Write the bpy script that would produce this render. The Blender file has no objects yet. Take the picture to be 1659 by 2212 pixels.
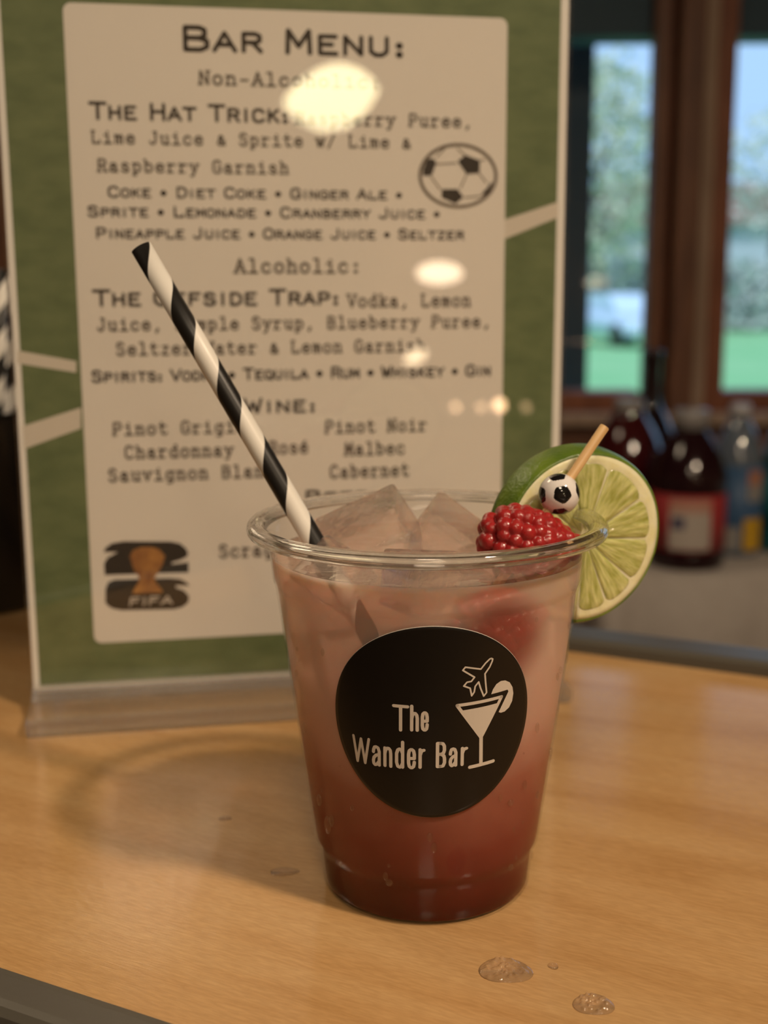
import bpy, bmesh, math, random
import numpy as np
from mathutils import Vector, Matrix, Euler
random.seed(7); np.random.seed(7)
scene = bpy.context.scene
C = scene.collection
PI = math.pi

# ------------------------------------------------------------------ camera
cam_d = bpy.data.cameras.new('camera'); cam = bpy.data.objects.new('camera', cam_d); C.objects.link(cam)
PITCH, ROLL, CAM_H = .18078, -.00455, .16271
fw = Vector((0, math.cos(PITCH), -math.sin(PITCH))); rt0 = Vector((1, 0, 0)); up0 = rt0.cross(fw)
rt = rt0*math.cos(ROLL)+up0*math.sin(ROLL); up = up0*math.cos(ROLL)-rt0*math.sin(ROLL)
M = Matrix.Identity(4)
for i in range(3):
    M[i][0], M[i][1], M[i][2] = rt[i], up[i], -fw[i]
M[2][3] = CAM_H
cam.matrix_world = M
cam_d.sensor_fit = 'VERTICAL'; cam_d.sensor_height = 36; cam_d.sensor_width = 27
cam_d.lens = 2584.26/2212*36
cam_d.clip_start = .01; cam_d.clip_end = 300
cam_d.dof.use_dof = True; cam_d.dof.focus_distance = .294; cam_d.dof.aperture_fstop = 10.5
scene.camera = cam
# ------------------------------------------------------------------ view, world, sun, area lights
vs = scene.view_settings
vs.view_transform = 'Standard'; vs.look = 'None'; vs.gamma = 1; vs.use_curve_mapping = False; vs.exposure = 0.0
cy_ = scene.cycles
cy_.max_bounces = 14; cy_.transmission_bounces = 10; cy_.transparent_max_bounces = 24; cy_.glossy_bounces = 5; cy_.diffuse_bounces = 3
cy_.sample_clamp_indirect = 6
world = bpy.data.worlds.new('sky'); scene.world = world; world.use_nodes = True
bg = world.node_tree.nodes['Background']
bg.inputs[0].default_value = (.42, .66, 1.0, 1); bg.inputs[1].default_value = 1.15
SUN_E, KEY_W, FILL_W = 2.6, 31, 5.6
sd = bpy.data.lights.new('sun', 'SUN'); sd.energy = SUN_E; sd.angle = .3; sd.color = (1, .98, .9)
so = bpy.data.objects.new('sun', sd); C.objects.link(so); so.rotation_euler = (math.radians(38), 0, math.radians(-15))
WARM = (1, .78, .55)
CEIL = 1.45
# round ceiling lights: the first throws the cup's shadow, the rest are added fill
KEY_FILL_LAMPS = [(.86, -.45, KEY_W, .085), (.0, -1.0, FILL_W, .22), (.3, -2.2, FILL_W*1.5, .22), (-1.0, 1.2, FILL_W*.35, .22)]
for i, (lx, ly, w, rad) in enumerate(KEY_FILL_LAMPS):
    ld = bpy.data.lights.new('key_fill_light', 'AREA'); ld.shape = 'DISK'; ld.size = rad*2; ld.energy = w; ld.color = WARM
    lo = bpy.data.objects.new('key_fill_light', ld); C.objects.link(lo); lo.location = (lx, ly, CEIL-.035)

# ------------------------------------------------------------------ helpers
def lin(c):
    return tuple((v/255/12.92 if v/255 <= .04045 else ((v/255+.055)/1.055)**2.4) for v in c)
def tag(o, label=None, cat=None, group=None, kind=None):
    if label: o['label'] = label
    if cat: o['category'] = cat
    if group: o['group'] = group
    if kind: o['kind'] = kind
    return o
def empty(name, loc=(0, 0, 0), rz=0):
    o = bpy.data.objects.new(name, None); C.objects.link(o); o.location = loc; o.rotation_euler = (0, 0, rz); o.empty_display_size = .02
    return o
def obj(name, bm, mats, parent=None, smooth=False):
    me = bpy.data.meshes.new(name); bm.to_mesh(me); bm.free()
    return link(name, me, mats, parent, smooth)
def link(name, me, mats, parent=None, smooth=False):
    for m in (mats if isinstance(mats, (list, tuple)) else [mats]): me.materials.append(m)
    if smooth:
        for p in me.polygons: p.use_smooth = True
    o = bpy.data.objects.new(name, me); C.objects.link(o)
    if parent: o.parent = parent
    return o
def pyd(name, v, f, mats, parent=None, smooth=False):
    me = bpy.data.meshes.new(name); me.from_pydata([tuple(p) for p in v], [], f); me.update()
    return link(name, me, mats, parent, smooth)
def box(bm, x0, x1, y0, y1, z0, z1, bev=0, seg=2, mat=None):
    r = bmesh.ops.create_cube(bm, size=1)
    vs_ = r['verts']
    for v in vs_: v.co = Vector(((x0+x1)/2+v.co.x*(x1-x0), (y0+y1)/2+v.co.y*(y1-y0), (z0+z1)/2+v.co.z*(z1-z0)))
    if mat is not None:
        for v in vs_: v.co = mat @ v.co
    if bev:
        es = list({e for v in vs_ for e in v.link_edges})
        bmesh.ops.bevel(bm, geom=es, offset=bev, segments=seg, affect='EDGES', profile=.6)
def boxo(name, d, mats, parent=None, bev=0, seg=2, mat=None):
    bm = bmesh.new(); box(bm, *d, bev=bev, seg=seg, mat=mat)
    return obj(name, bm, mats, parent, False)
def lathe(bm, prof, n=96, close=False, z0=0):
    rings = []
    for r, z in prof:
        if r < 1e-6: rings.append([bm.verts.new((0, 0, z+z0))])
        else: rings.append([bm.verts.new((r*math.cos(2*PI*i/n), r*math.sin(2*PI*i/n), z+z0)) for i in range(n)])
    pairs = list(zip(rings[:-1], rings[1:]))
    if close: pairs.append((rings[-1], rings[0]))
    for a, b in pairs:
        for i in range(n):
            j = (i+1) % n
            if len(a) == 1 and len(b) == 1: continue
            if len(a) == 1: bm.faces.new((a[0], b[j], b[i]))
            elif len(b) == 1: bm.faces.new((a[i], a[j], b[0]))
            else: bm.faces.new((a[i], a[j], b[j], b[i]))
def smoothprof(pts, n=5):
    """Catmull-Rom through profile points"""
    out = []
    P = [np.array(p, float) for p in pts]
    for i in range(len(P)-1):
        p0 = P[max(i-1, 0)]; p1 = P[i]; p2 = P[i+1]; p3 = P[min(i+2, len(P)-1)]
        for k in range(n):
            t = k/n
            q = .5*((2*p1)+(-p0+p2)*t+(2*p0-5*p1+4*p2-p3)*t*t+(-p0+3*p1-3*p2+p3)*t**3)
            out.append((max(q[0], 0), q[1]))
    out.append(tuple(P[-1])); return out
def tube(bm, pts, rad, n=12, cap=True):
    pts = [Vector(p) for p in pts]; rings = []
    for i, p in enumerate(pts):
        d = (pts[min(i+1, len(pts)-1)]-pts[max(i-1, 0)]).normalized()
        a = d.orthogonal().normalized() if i == 0 else (a-d*a.dot(d)).normalized()
        b = d.cross(a); r = rad[i] if isinstance(rad, (list, tuple)) else rad
        rings.append([bm.verts.new(p+(a*math.cos(2*PI*k/n)+b*math.sin(2*PI*k/n))*r) for k in range(n)])
    for A, B in zip(rings[:-1], rings[1:]):
        for k in range(n): bm.faces.new((A[k], A[(k+1) % n], B[(k+1) % n], B[k]))
    if cap: bm.faces.new(rings[0][::-1]); bm.faces.new(rings[-1])

# ------------------------------------------------------------------ materials
def newmat(name):
    m = bpy.data.materials.new(name); m.use_nodes = True; nt = m.node_tree
    return m, nt, nt.nodes, nt.links, nt.nodes['Principled BSDF'], nt.nodes['Material Output']
def pm(name, col, rough=.5, metal=0, spec=.5, coat=0, trans=0, ior=1.45, sss=0, sssr=(.004, .002, .001), noise=None, bump=None, emit=None):
    m, nt, N, L, B, O = newmat(name)
    B.inputs['Base Color'].default_value = (*col, 1); B.inputs['Roughness'].default_value = rough; B.inputs['Metallic'].default_value = metal
    B.inputs['Specular IOR Level'].default_value = spec; B.inputs['Coat Weight'].default_value = coat; B.inputs['Coat Roughness'].default_value = .05
    B.inputs['Transmission Weight'].default_value = trans; B.inputs['IOR'].default_value = ior
    if sss:
        B.inputs['Subsurface Weight'].default_value = sss; B.inputs['Subsurface Radius'].default_value = sssr; B.inputs['Subsurface Scale'].default_value = 1
    if emit:
        B.inputs['Emission Color'].default_value = (*emit[0], 1); B.inputs['Emission Strength'].default_value = emit[1]
    if noise:   # (scale, colour2, detail, stretch)
        tc = N.new('ShaderNodeTexCoord'); mp = N.new('ShaderNodeMapping'); nz = N.new('ShaderNodeTexNoise'); mx = N.new('ShaderNodeMix'); mx.data_type = 'RGBA'
        mp.inputs['Scale'].default_value = noise[3] if len(noise) > 3 else (1, 1, 1)
        nz.inputs['Scale'].default_value = noise[0]; nz.inputs['Detail'].default_value = noise[2] if len(noise) > 2 else 4
        rp = N.new('ShaderNodeValToRGB'); rp.color_ramp.elements[0].position = .35; rp.color_ramp.elements[1].position = .65
        L.new(tc.outputs['Object'], mp.inputs[0]); L.new(mp.outputs[0], nz.inputs['Vector']); L.new(nz.outputs['Fac'], rp.inputs[0])
        L.new(rp.outputs[0], mx.inputs[0]); mx.inputs[6].default_value = (*col, 1); mx.inputs[7].default_value = (*noise[1], 1)
        L.new(mx.outputs[2], B.inputs['Base Color'])
    if bump:    # (scale, strength, distance)
        tc = N.new('ShaderNodeTexCoord'); nz = N.new('ShaderNodeTexNoise'); bp = N.new('ShaderNodeBump')
        nz.inputs['Scale'].default_value = bump[0]; nz.inputs['Detail'].default_value = 3; bp.inputs['Strength'].default_value = bump[1]; bp.inputs['Distance'].default_value = bump[2]
        L.new(tc.outputs['Object'], nz.inputs['Vector']); L.new(nz.outputs['Fac'], bp.inputs['Height']); L.new(bp.outputs[0], B.inputs['Normal'])
    return m
def facing_fresnel(N, L, f0=.04, k=1.0):
    lw = N.new('ShaderNodeLayerWeight'); lw.inputs[0].default_value = .5
    p = N.new('ShaderNodeMath'); p.operation = 'POWER'; p.inputs[1].default_value = 5; L.new(lw.outputs['Facing'], p.inputs[0])
    q = N.new('ShaderNodeMath'); q.operation = 'MULTIPLY_ADD'; q.inputs[1].default_value = (1-f0)*k; q.inputs[2].default_value = f0; L.new(p.outputs[0], q.inputs[0])
    return q.outputs[0]
def clear(name, tint=(1, 1, 1), rough=.02, f0=.045, milk=0, milkcol=(.8, .8, .8), k=1.0, bump=None):
    """thin clear plastic or glass sheet: see-through with a Fresnel gloss, a little milky if asked"""
    m, nt, N, L, B, O = newmat(name); N.remove(B)
    t = N.new('ShaderNodeBsdfTransparent'); t.inputs[0].default_value = (*tint, 1)
    g = N.new('ShaderNodeBsdfGlossy'); g.inputs['Roughness'].default_value = rough
    mx = N.new('ShaderNodeMixShader'); L.new(facing_fresnel(N, L, f0, k), mx.inputs[0])
    base = t.outputs[0]
    if milk:
        d = N.new('ShaderNodeBsdfDiffuse'); d.inputs[0].default_value = (*milkcol, 1)
        m2 = N.new('ShaderNodeMixShader'); m2.inputs[0].default_value = milk; L.new(t.outputs[0], m2.inputs[1]); L.new(d.outputs[0], m2.inputs[2]); base = m2.outputs[0]
    if bump:
        tc = N.new('ShaderNodeTexCoord'); nz = N.new('ShaderNodeTexNoise'); bp = N.new('ShaderNodeBump'); nz.inputs['Scale'].default_value = bump[0]
        bp.inputs['Strength'].default_value = bump[1]; bp.inputs['Distance'].default_value = bump[2]
        L.new(tc.outputs['Object'], nz.inputs['Vector']); L.new(nz.outputs['Fac'], bp.inputs['Height']); L.new(bp.outputs[0], g.inputs['Normal'])
    L.new(base, mx.inputs[1]); L.new(g.outputs[0], mx.inputs[2]); L.new(mx.outputs[0], O.inputs[0])
    return m
def glassmix(name, ior, see, rough=.02, tint=(1, 1, 1), milk=0, bump=None):
    """solid clear ice or acrylic: refraction with part of the light passing straight through"""
    m, nt, N, L, B, O = newmat(name)
    B.inputs['Base Color'].default_value = (*tint, 1); B.inputs['Transmission Weight'].default_value = 1; B.inputs['IOR'].default_value = ior; B.inputs['Roughness'].default_value = rough
    t = N.new('ShaderNodeBsdfTransparent'); mx = N.new('ShaderNodeMixShader'); mx.inputs[0].default_value = see
    L.new(B.outputs[0], mx.inputs[1]); L.new(t.outputs[0], mx.inputs[2]); out = mx.outputs[0]
    if milk:
        d = N.new('ShaderNodeBsdfDiffuse'); d.inputs[0].default_value = (.8, .8, .8, 1)
        m2 = N.new('ShaderNodeMixShader'); m2.inputs[0].default_value = milk; L.new(out, m2.inputs[1]); L.new(d.outputs[0], m2.inputs[2]); out = m2.outputs[0]
    if bump:
        tc = N.new('ShaderNodeTexCoord'); nz = N.new('ShaderNodeTexNoise'); bp = N.new('ShaderNodeBump'); nz.inputs['Scale'].default_value = bump[0]
        bp.inputs['Strength'].default_value = bump[1]; bp.inputs['Distance'].default_value = bump[2]
        L.new(tc.outputs['Object'], nz.inputs['Vector']); L.new(nz.outputs['Fac'], bp.inputs['Height']); L.new(bp.outputs[0], B.inputs['Normal'])
    L.new(out, O.inputs[0]); return m

BROWN = pm('dark_brown_wood', lin((132, 90, 66)), .45, noise=(6, lin((104, 68, 50)), 4, (8, 8, 1)))
REDWOOD = pm('reddish_wood', lin((158, 98, 70)), .45, noise=(6, lin((130, 78, 55)), 4, (8, 8, 1)))
GREYWOOD = pm('weathered_wood', lin((186, 160, 138)), .5, noise=(6, lin((164, 138, 116)), 4, (8, 8, 1)))
TEAL = pm('teal_paint', (.05, .10, .145), .6)
SHADOWGAP = pm('shadow_gap', lin((30, 22, 18)), .7)  # shade of the recess in the window post, put into the colour
PLASTER = pm('tan_wall', (.34, .24, .16), .9)
CEILM = pm('ceiling_paint', (.5, .42, .33), .95)
FLOORM = pm('floor_wood', (.10, .065, .04), .5, noise=(4, (.07, .045, .03), 3, (1, 12, 1)))
BLACKP = pm('black_plastic', (.012, .011, .010), .4)
STEEL = pm('steel', (.55, .55, .55), .3, metal=1)
WHITEP = pm('white_paper', (.80, .78, .75), .6)
PANE = clear('window_glass', (.97, .98, .98), .01, .012, k=.5)

# ------------------------------------------------------------------ room
FZ = -1.05; WY = 2.8
def struct(o): return tag(o, kind='structure')
struct(boxo('floor', (-3, 3.2, -3.4, WY+.1, FZ-.05, FZ), FLOORM))
struct(boxo('ceiling', (-3.1, 3.3, -3.5, WY+.2, CEIL, CEIL+.05), CEILM))
struct(boxo('wall_left', (-3.1, -3, -3.5, WY+.2, FZ, CEIL), PLASTER))
struct(boxo('wall_right', (3.2, 3.3, -3.5, WY+.2, FZ, CEIL), PLASTER))
struct(boxo('wall_front', (-3.1, 3.3, -3.5, -3.4, FZ, CEIL), PLASTER))
bm = bmesh.new()
box(bm, -3, 3.2, WY, WY+.14, FZ, -.14); box(bm, -3, .30, WY, WY+.14, -.14, CEIL); box(bm, 2.1, 3.2, WY, WY+.14, -.14, CEIL); box(bm, .30, 2.1, WY, WY+.14, 1.0, CEIL)
struct(obj('wall_back', bm, BROWN))
def window(name, x0, x1):
    w = struct(empty(name, (0, 0, 0)))
    bm = bmesh.new(); z0, z1, zr0, zr1 = -.068, 1.0, .725, .835
    box(bm, x0, x1, WY+.02, WY+.12, -.14, z0, .004); box(bm, x0, x1, WY+.02, WY+.12, 0.965, 1.0, .004)
    box(bm, x0-.03, x0, WY+.02, WY+.12, -.14, 1.0, .004); box(bm, x1+.025, x1+.05, WY+.02, WY+.12, -.14, 1.0, .004)
    obj('window_frame', bm, REDWOOD, w)
    boxo('window_rail', (x0, x1+.02, WY+.02, WY+.12, zr0, zr1), TEAL, w, .004)
    boxo('pane', (x0, x1+.02, WY+.075, WY+.079, z0, zr0), PANE, w); boxo('transom_pane', (x0, x1+.02, WY+.075, WY+.079, zr1, .965), PANE, w)
    return w
window('window_1', .33, .604); window('window_2', .790, 2.06)
struct(boxo('trim_1', (.602, .632, WY-.03, WY+.02, -.14, CEIL), BROWN, bev=.004))
struct(boxo('shadow_gap_strip', (.632, .657, WY+.03, WY+.1, -.14, CEIL), SHADOWGAP))
struct(boxo('trim_3', (.657, .712, WY-.04, WY+.1, -.14, CEIL), BROWN, bev=.004))
struct(boxo('trim_4', (.712, .745, WY-.02, WY+.1, -.14, CEIL), GREYWOOD, bev=.004))
struct(boxo('trim_5', (.745, .790, WY-.01, WY+.1, -.14, CEIL), REDWOOD, bev=.004))
struct(boxo('trim_6', (-.9, 2.1, WY-.05, WY, -.142, -.112), GREYWOOD, bev=.006))

# ------------------------------------------------------------------ outdoors
def xat(px, Y): return (px-829.5)/2584.26*(Y*.9837)
GZ = -1.3
LAWN = pm('lawn_grass', (.19, .46, .20), .9, noise=(.6, (.25, .50, .24), 6))
struct(boxo('ground_lawn', (-40, 60, WY+.5, 80, GZ-.1, GZ), LAWN))
struct(boxo('porch_post', (.405, .535, 3.15, 3.25, GZ, 1.6), TEAL, bev=.005))
struct(boxo('porch_beam', (-2, 3.2, 3.15, 3.27, .80, .93), TEAL, bev=.005))
# leafy trees beyond the lawn
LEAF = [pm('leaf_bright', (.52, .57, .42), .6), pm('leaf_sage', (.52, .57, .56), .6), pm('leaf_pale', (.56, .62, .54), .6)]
BARK = pm('bark', (.12, .09, .07), .9)
def tree(x, y, h, cr, k, n, label, seed, low=.15):
    rs = np.random.RandomState(seed)
    t = empty('tree', (x, y, GZ)); tag(t, label, 'tree', 'trees beyond the lawn')
    bm = bmesh.new(); tube(bm, [(0, 0, 0), (.05, 0, h*.35), (-.05, .05, h*.75)], [.16, .12, .04], 8)
    for a in range(5):
        an = a*1.26; tube(bm, [(0, 0, h*(.3+.07*a)), (math.cos(an)*cr*.6, math.sin(an)*cr*.6, h*(.5+.08*a))], [.07, .02], 6)
    obj('trunk', bm, BARK, t, True)
    v, f = [], []
    for i in range(n):
        d = rs.normal(size=3); d /= np.linalg.norm(d); rr = rs.uniform(.35, 1)**.6
        c = np.array([d[0]*cr*rr, d[1]*cr*rr, h*(.5+low/2)+d[2]*h*(.5-low/2)*rr])
        a = rs.normal(size=3); a /= np.linalg.norm(a); b = np.cross(a, rs.normal(size=3)); b /= np.linalg.norm(b); s = rs.uniform(.12, .26)
        j = len(v); v += [c-a*s, c+b*s*.5, c+a*s, c-b*s*.5]; f.append((j, j+1, j+2, j+3))
    pyd('crown', v, f, LEAF[k], t)
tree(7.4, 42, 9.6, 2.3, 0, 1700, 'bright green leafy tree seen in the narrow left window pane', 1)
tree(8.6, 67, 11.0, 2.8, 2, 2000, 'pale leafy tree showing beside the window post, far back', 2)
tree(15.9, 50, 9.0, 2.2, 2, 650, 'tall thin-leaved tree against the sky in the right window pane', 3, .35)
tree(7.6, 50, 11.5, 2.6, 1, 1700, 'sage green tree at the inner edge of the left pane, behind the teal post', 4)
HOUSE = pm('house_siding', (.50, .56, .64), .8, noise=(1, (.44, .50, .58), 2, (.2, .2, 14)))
ROOF = pm('roof_shingle', (.24, .15, .12), .9)
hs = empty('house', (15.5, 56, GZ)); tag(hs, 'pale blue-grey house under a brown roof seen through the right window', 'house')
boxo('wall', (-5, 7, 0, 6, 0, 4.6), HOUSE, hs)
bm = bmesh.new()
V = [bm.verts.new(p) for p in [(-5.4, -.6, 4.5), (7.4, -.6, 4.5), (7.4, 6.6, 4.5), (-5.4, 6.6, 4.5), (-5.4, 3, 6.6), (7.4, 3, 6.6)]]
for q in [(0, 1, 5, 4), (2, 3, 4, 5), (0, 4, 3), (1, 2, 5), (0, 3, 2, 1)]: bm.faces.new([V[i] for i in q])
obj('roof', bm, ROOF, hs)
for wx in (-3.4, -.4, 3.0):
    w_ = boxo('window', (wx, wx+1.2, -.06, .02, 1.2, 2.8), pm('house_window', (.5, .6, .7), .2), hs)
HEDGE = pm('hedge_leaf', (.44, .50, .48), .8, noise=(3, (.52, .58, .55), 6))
hv, hf = [], []
rs = np.random.RandomState(11)
for i in range(5200):
    c = np.array([rs.uniform(-14, 9), rs.uniform(-.7, .7), rs.uniform(0, 2.6)]); a = rs.normal(size=3); a /= np.linalg.norm(a); b = np.cross(a, rs.normal(size=3)); b /= np.linalg.norm(b); s = rs.uniform(.15, .3)
    j = len(hv); hv += [c-a*s, c+b*s*.6, c+a*s, c-b*s*.6]; hf.append((j, j+1, j+2, j+3))
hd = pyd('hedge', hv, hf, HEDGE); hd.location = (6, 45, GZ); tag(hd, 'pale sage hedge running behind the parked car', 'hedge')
# parked car
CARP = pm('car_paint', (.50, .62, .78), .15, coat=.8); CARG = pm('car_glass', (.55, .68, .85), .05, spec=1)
def car(x, y, label, rz):
    c = empty('car', (x, y, GZ), rz); tag(c, label, 'car', 'parked cars')
    bm = bmesh.new()
    sec = [(-2.1, .35, .62, .72), (-2.0, .3, .72, .82), (-1.1, .28, .86, .88), (-.2, .28, .92, .9), (1.2, .28, .94, .9), (2.0, .3, .9, .84), (2.12, .4, .7, .76)]
    rows = []
    for yy, zb, zt, w in sec:
        rows.append([bm.verts.new((xx, yy, zz)) for xx, zz in [(-w, zb), (-w, zt*.75), (-w*.92, zt), (w*.92, zt), (w, zt*.75), (w, zb)]])
    for A, B in zip(rows[:-1], rows[1:]):
        for k in range(6): bm.faces.new((A[k], A[(k+1) % 6], B[(k+1) % 6], B[k]))
    bm.faces.new(rows[0][::-1]); bm.faces.new(rows[-1])
    bmesh.ops.recalc_face_normals(bm, faces=bm.faces); obj('body', bm, CARP, c, True)
    bm = bmesh.new(); rows = []
    for yy, zt, w in [(-1.25, .9, .80), (-.4, 1.42, .66), (.9, 1.46, .66), (1.75, .95, .76)]:
        rows.append([bm.verts.new((-w, yy, zt)), bm.verts.new((w, yy, zt)), bm.verts.new((w+.06 if zt > 1 else w, yy, .86)), bm.verts.new((-w-.06 if zt > 1 else -w, yy, .86))])
    for A, B in zip(rows[:-1], rows[1:]):
        for k in range(4): bm.faces.new((A[k], A[(k+1) % 4], B[(k+1) % 4], B[k]))
    bm.faces.new(rows[0][::-1]); bm.faces.new(rows[-1]); bmesh.ops.recalc_face_normals(bm, faces=bm.faces); obj('windscreen', bm, CARG, c)
    for wx in (-.8, .8):
        for wy in (-1.35, 1.3):
            bm = bmesh.new(); bmesh.ops.create_cone(bm, cap_ends=True, segments=24, radius1=.32, radius2=.32, depth=.22, matrix=Matrix.Translation((wx, wy, .32)) @ Matrix.Rotation(PI/2, 4, 'Y')); obj('wheel', bm, BLACKP, c)
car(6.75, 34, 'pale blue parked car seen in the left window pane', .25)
# printed outlines, millimetres on the sheet / on the sticker
LINES=[
  ('BAR MENU:','H',66.2,149.7,244.0,8.42),
  ('Non-Alcoholic:','T',72.2,140.2,231.9,4.59),
  ('THE HAT TRICK:','H',32.1,104.9,218.9,5.87),
  ('Raspberry Puree,','T',108.1,176.3,218.4,4.37),
  ('Lime Juice & Sprite w/ Lime &','T',32.3,151.9,210.2,4.27),
  ('Raspberry Garnish','T',34.0,104.6,200.1,4.31),
  ('COKE * DIET COKE * GINGER ALE *','H',37.3,148.7,191.0,3.85),
  ('SPRITE * LEMONADE * CRANBERRY JUICE *','H',29.6,163.7,183.9,3.86),
  ('PINEAPPLE JUICE * ORANGE JUICE * SELTZER','H',32.2,173.4,176.0,3.88),
  ('Alcoholic:','T',83.7,132.1,163.2,5.04),
  ('THE OFFSIDE TRAP:','H',30.2,123.4,151.1,5.85),
  ('Vodka, Lemon','T',127.2,176.3,150.0,4.64),
  ('Juice, Simple Syrup, Blueberry Puree,','T',31.1,184.6,141.7,4.51),
  ('Seltzer Water & Lemon Garnish','T',37.9,157.8,132.4,4.55),
  ('SPIRITS: VODKA * TEQUILA * RUM * WHISKEY * GIN','H',28.2,184.9,122.4,4.39),
  ('WINE:','H',85.9,113.8,109.4,5.62),
  ('Pinot Grigio','T',35.2,85.9,101.8,4.65),
  ('Chardonnay','T',39.4,80.7,92.6,4.69),
  ('Sauvignon Blanc','T',32.8,96.8,83.8,4.71),
  ('Rosé','T',95.2,110.3,92.9,4.79),
  ('Pinot Noir','T',117.6,158.5,100.6,4.80),
  ('Malbec','T',125.5,149.5,91.5,4.85),
  ('Cabernet','T',119.4,151.2,82.5,4.87),
  ('BEER:','H',109.0,138.4,72.3,5.45),
  ('Scrag','T',74.5,95.4,51.8,4.90),
]
P1 =[ (173.9,208.0),(179.8,206.0),(179.6,201.2),(174.4,200.8),(170.8,205.6) ]
P2 =[ (164.6,195.0),(170.9,195.1),(173.3,192.0),(170.1,189.5),(164.4,191.8) ]
P3 =[ (159.2,206.4),(161.4,206.4),(162.3,204.8),(160.6,200.4),(159.0,200.0),(157.1,199.9),(157.0,202.2),(158.2,205.2) ]
P4 =[ (184.3,197.9),(185.0,197.5),(183.4,193.7),(180.5,192.3),(181.9,194.6) ]
E1 =[ (162.3,204.4),(170.2,204.9) ]
E2 =[ (174.4,200.6),(172.0,195.5) ]
E3 =[ (160.0,200.0),(163.9,194.9) ]
E4 =[ (179.6,200.9),(182.4,197.7) ]
E5 =[ (181.7,194.6),(180.5,192.5) ]
E6 =[ (173.8,191.9),(180.0,192.5) ]
E7 =[ (162.4,207.1),(165.5,210.2) ]
E8 =[ (170.7,210.3),(173.6,208.0) ]
E9 =[ (180.1,206.2),(181.6,206.3) ]
TWO =[ (29.4,55.9),(30.2,57.5),(32.8,59.3),(37.2,59.9),(55.3,59.1),(59.0,58.2),(61.2,56.2),(62.2,54.0),(61.4,52.6),(58.7,51.4),(55.6,50.7),(55.5,49.9),(62.1,50.4),(62.0,46.3),(29.5,46.7),(29.4,51.3),(30.8,53.7),(35.0,55.7) ]
SIX =[ (29.2,35.6),(29.5,41.1),(30.6,43.7),(33.2,44.7),(54.3,44.3),(58.5,43.8),(61.0,42.3),(62.3,40.8),(56.8,41.2),(56.8,40.3),(59.9,39.0),(61.9,36.5),(61.5,34.0),(59.1,32.2),(55.9,31.5),(35.5,32.1),(31.9,33.0),(30.2,34.2) ]
CUP =[ (39.3,53.6),(40.7,56.2),(43.8,57.3),(47.5,57.3),(51.1,56.1),(53.0,53.3),(52.1,50.3),(50.2,46.9),(48.8,45.0),(48.7,43.4),(50.5,40.9),(51.7,38.6),(39.7,38.7),(41.1,41.3),(42.5,43.4),(42.6,45.3),(40.9,48.1) ]
PL1 =[ (1.4,134.6),(22.7,130.3),(22.5,126.0),(1.2,129.8) ]
PL2 =[ (1.8,106.1),(23.6,112.7),(23.2,104.7),(1.8,97.3) ]
PL3 =[ (189.8,183.5),(212.0,190.6),(212.1,184.6),(189.9,176.0) ]
PLANE =[ (14.35,16.51),(14.73,16.27),(14.62,15.71),(13.99,14.30),(12.78,12.65),(13.01,10.24),(13.34,7.47),(12.61,6.65),(11.72,8.93),(11.18,10.70),(10.31,9.64),(10.10,8.14),(9.47,7.21),(9.03,9.30),(7.42,10.07),(8.20,11.00),(9.31,11.12),(10.09,12.12),(7.11,14.29),(7.73,15.07),(11.67,14.08),(12.87,15.50),(13.93,16.41) ]
BOWL_OUT =[ (5.47,5.08),(5.86,5.36),(17.59,5.91),(18.06,5.45),(17.99,4.95),(12.57,-4.67),(11.72,-4.51) ]
BOWL_SLOT =[ (6.66,4.38),(16.85,4.92),(16.49,4.00),(7.23,3.50) ]
SLICE =[ (14.61,6.80),(15.04,8.00),(15.95,9.27),(17.17,9.87),(18.44,9.75),(19.78,8.91),(20.71,7.38),(21.05,5.55),(20.80,3.53),(19.90,1.94),(18.61,1.15),(17.50,1.07),(16.85,1.40),(19.51,6.48),(19.30,6.96),(19.02,7.03) ]

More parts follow.
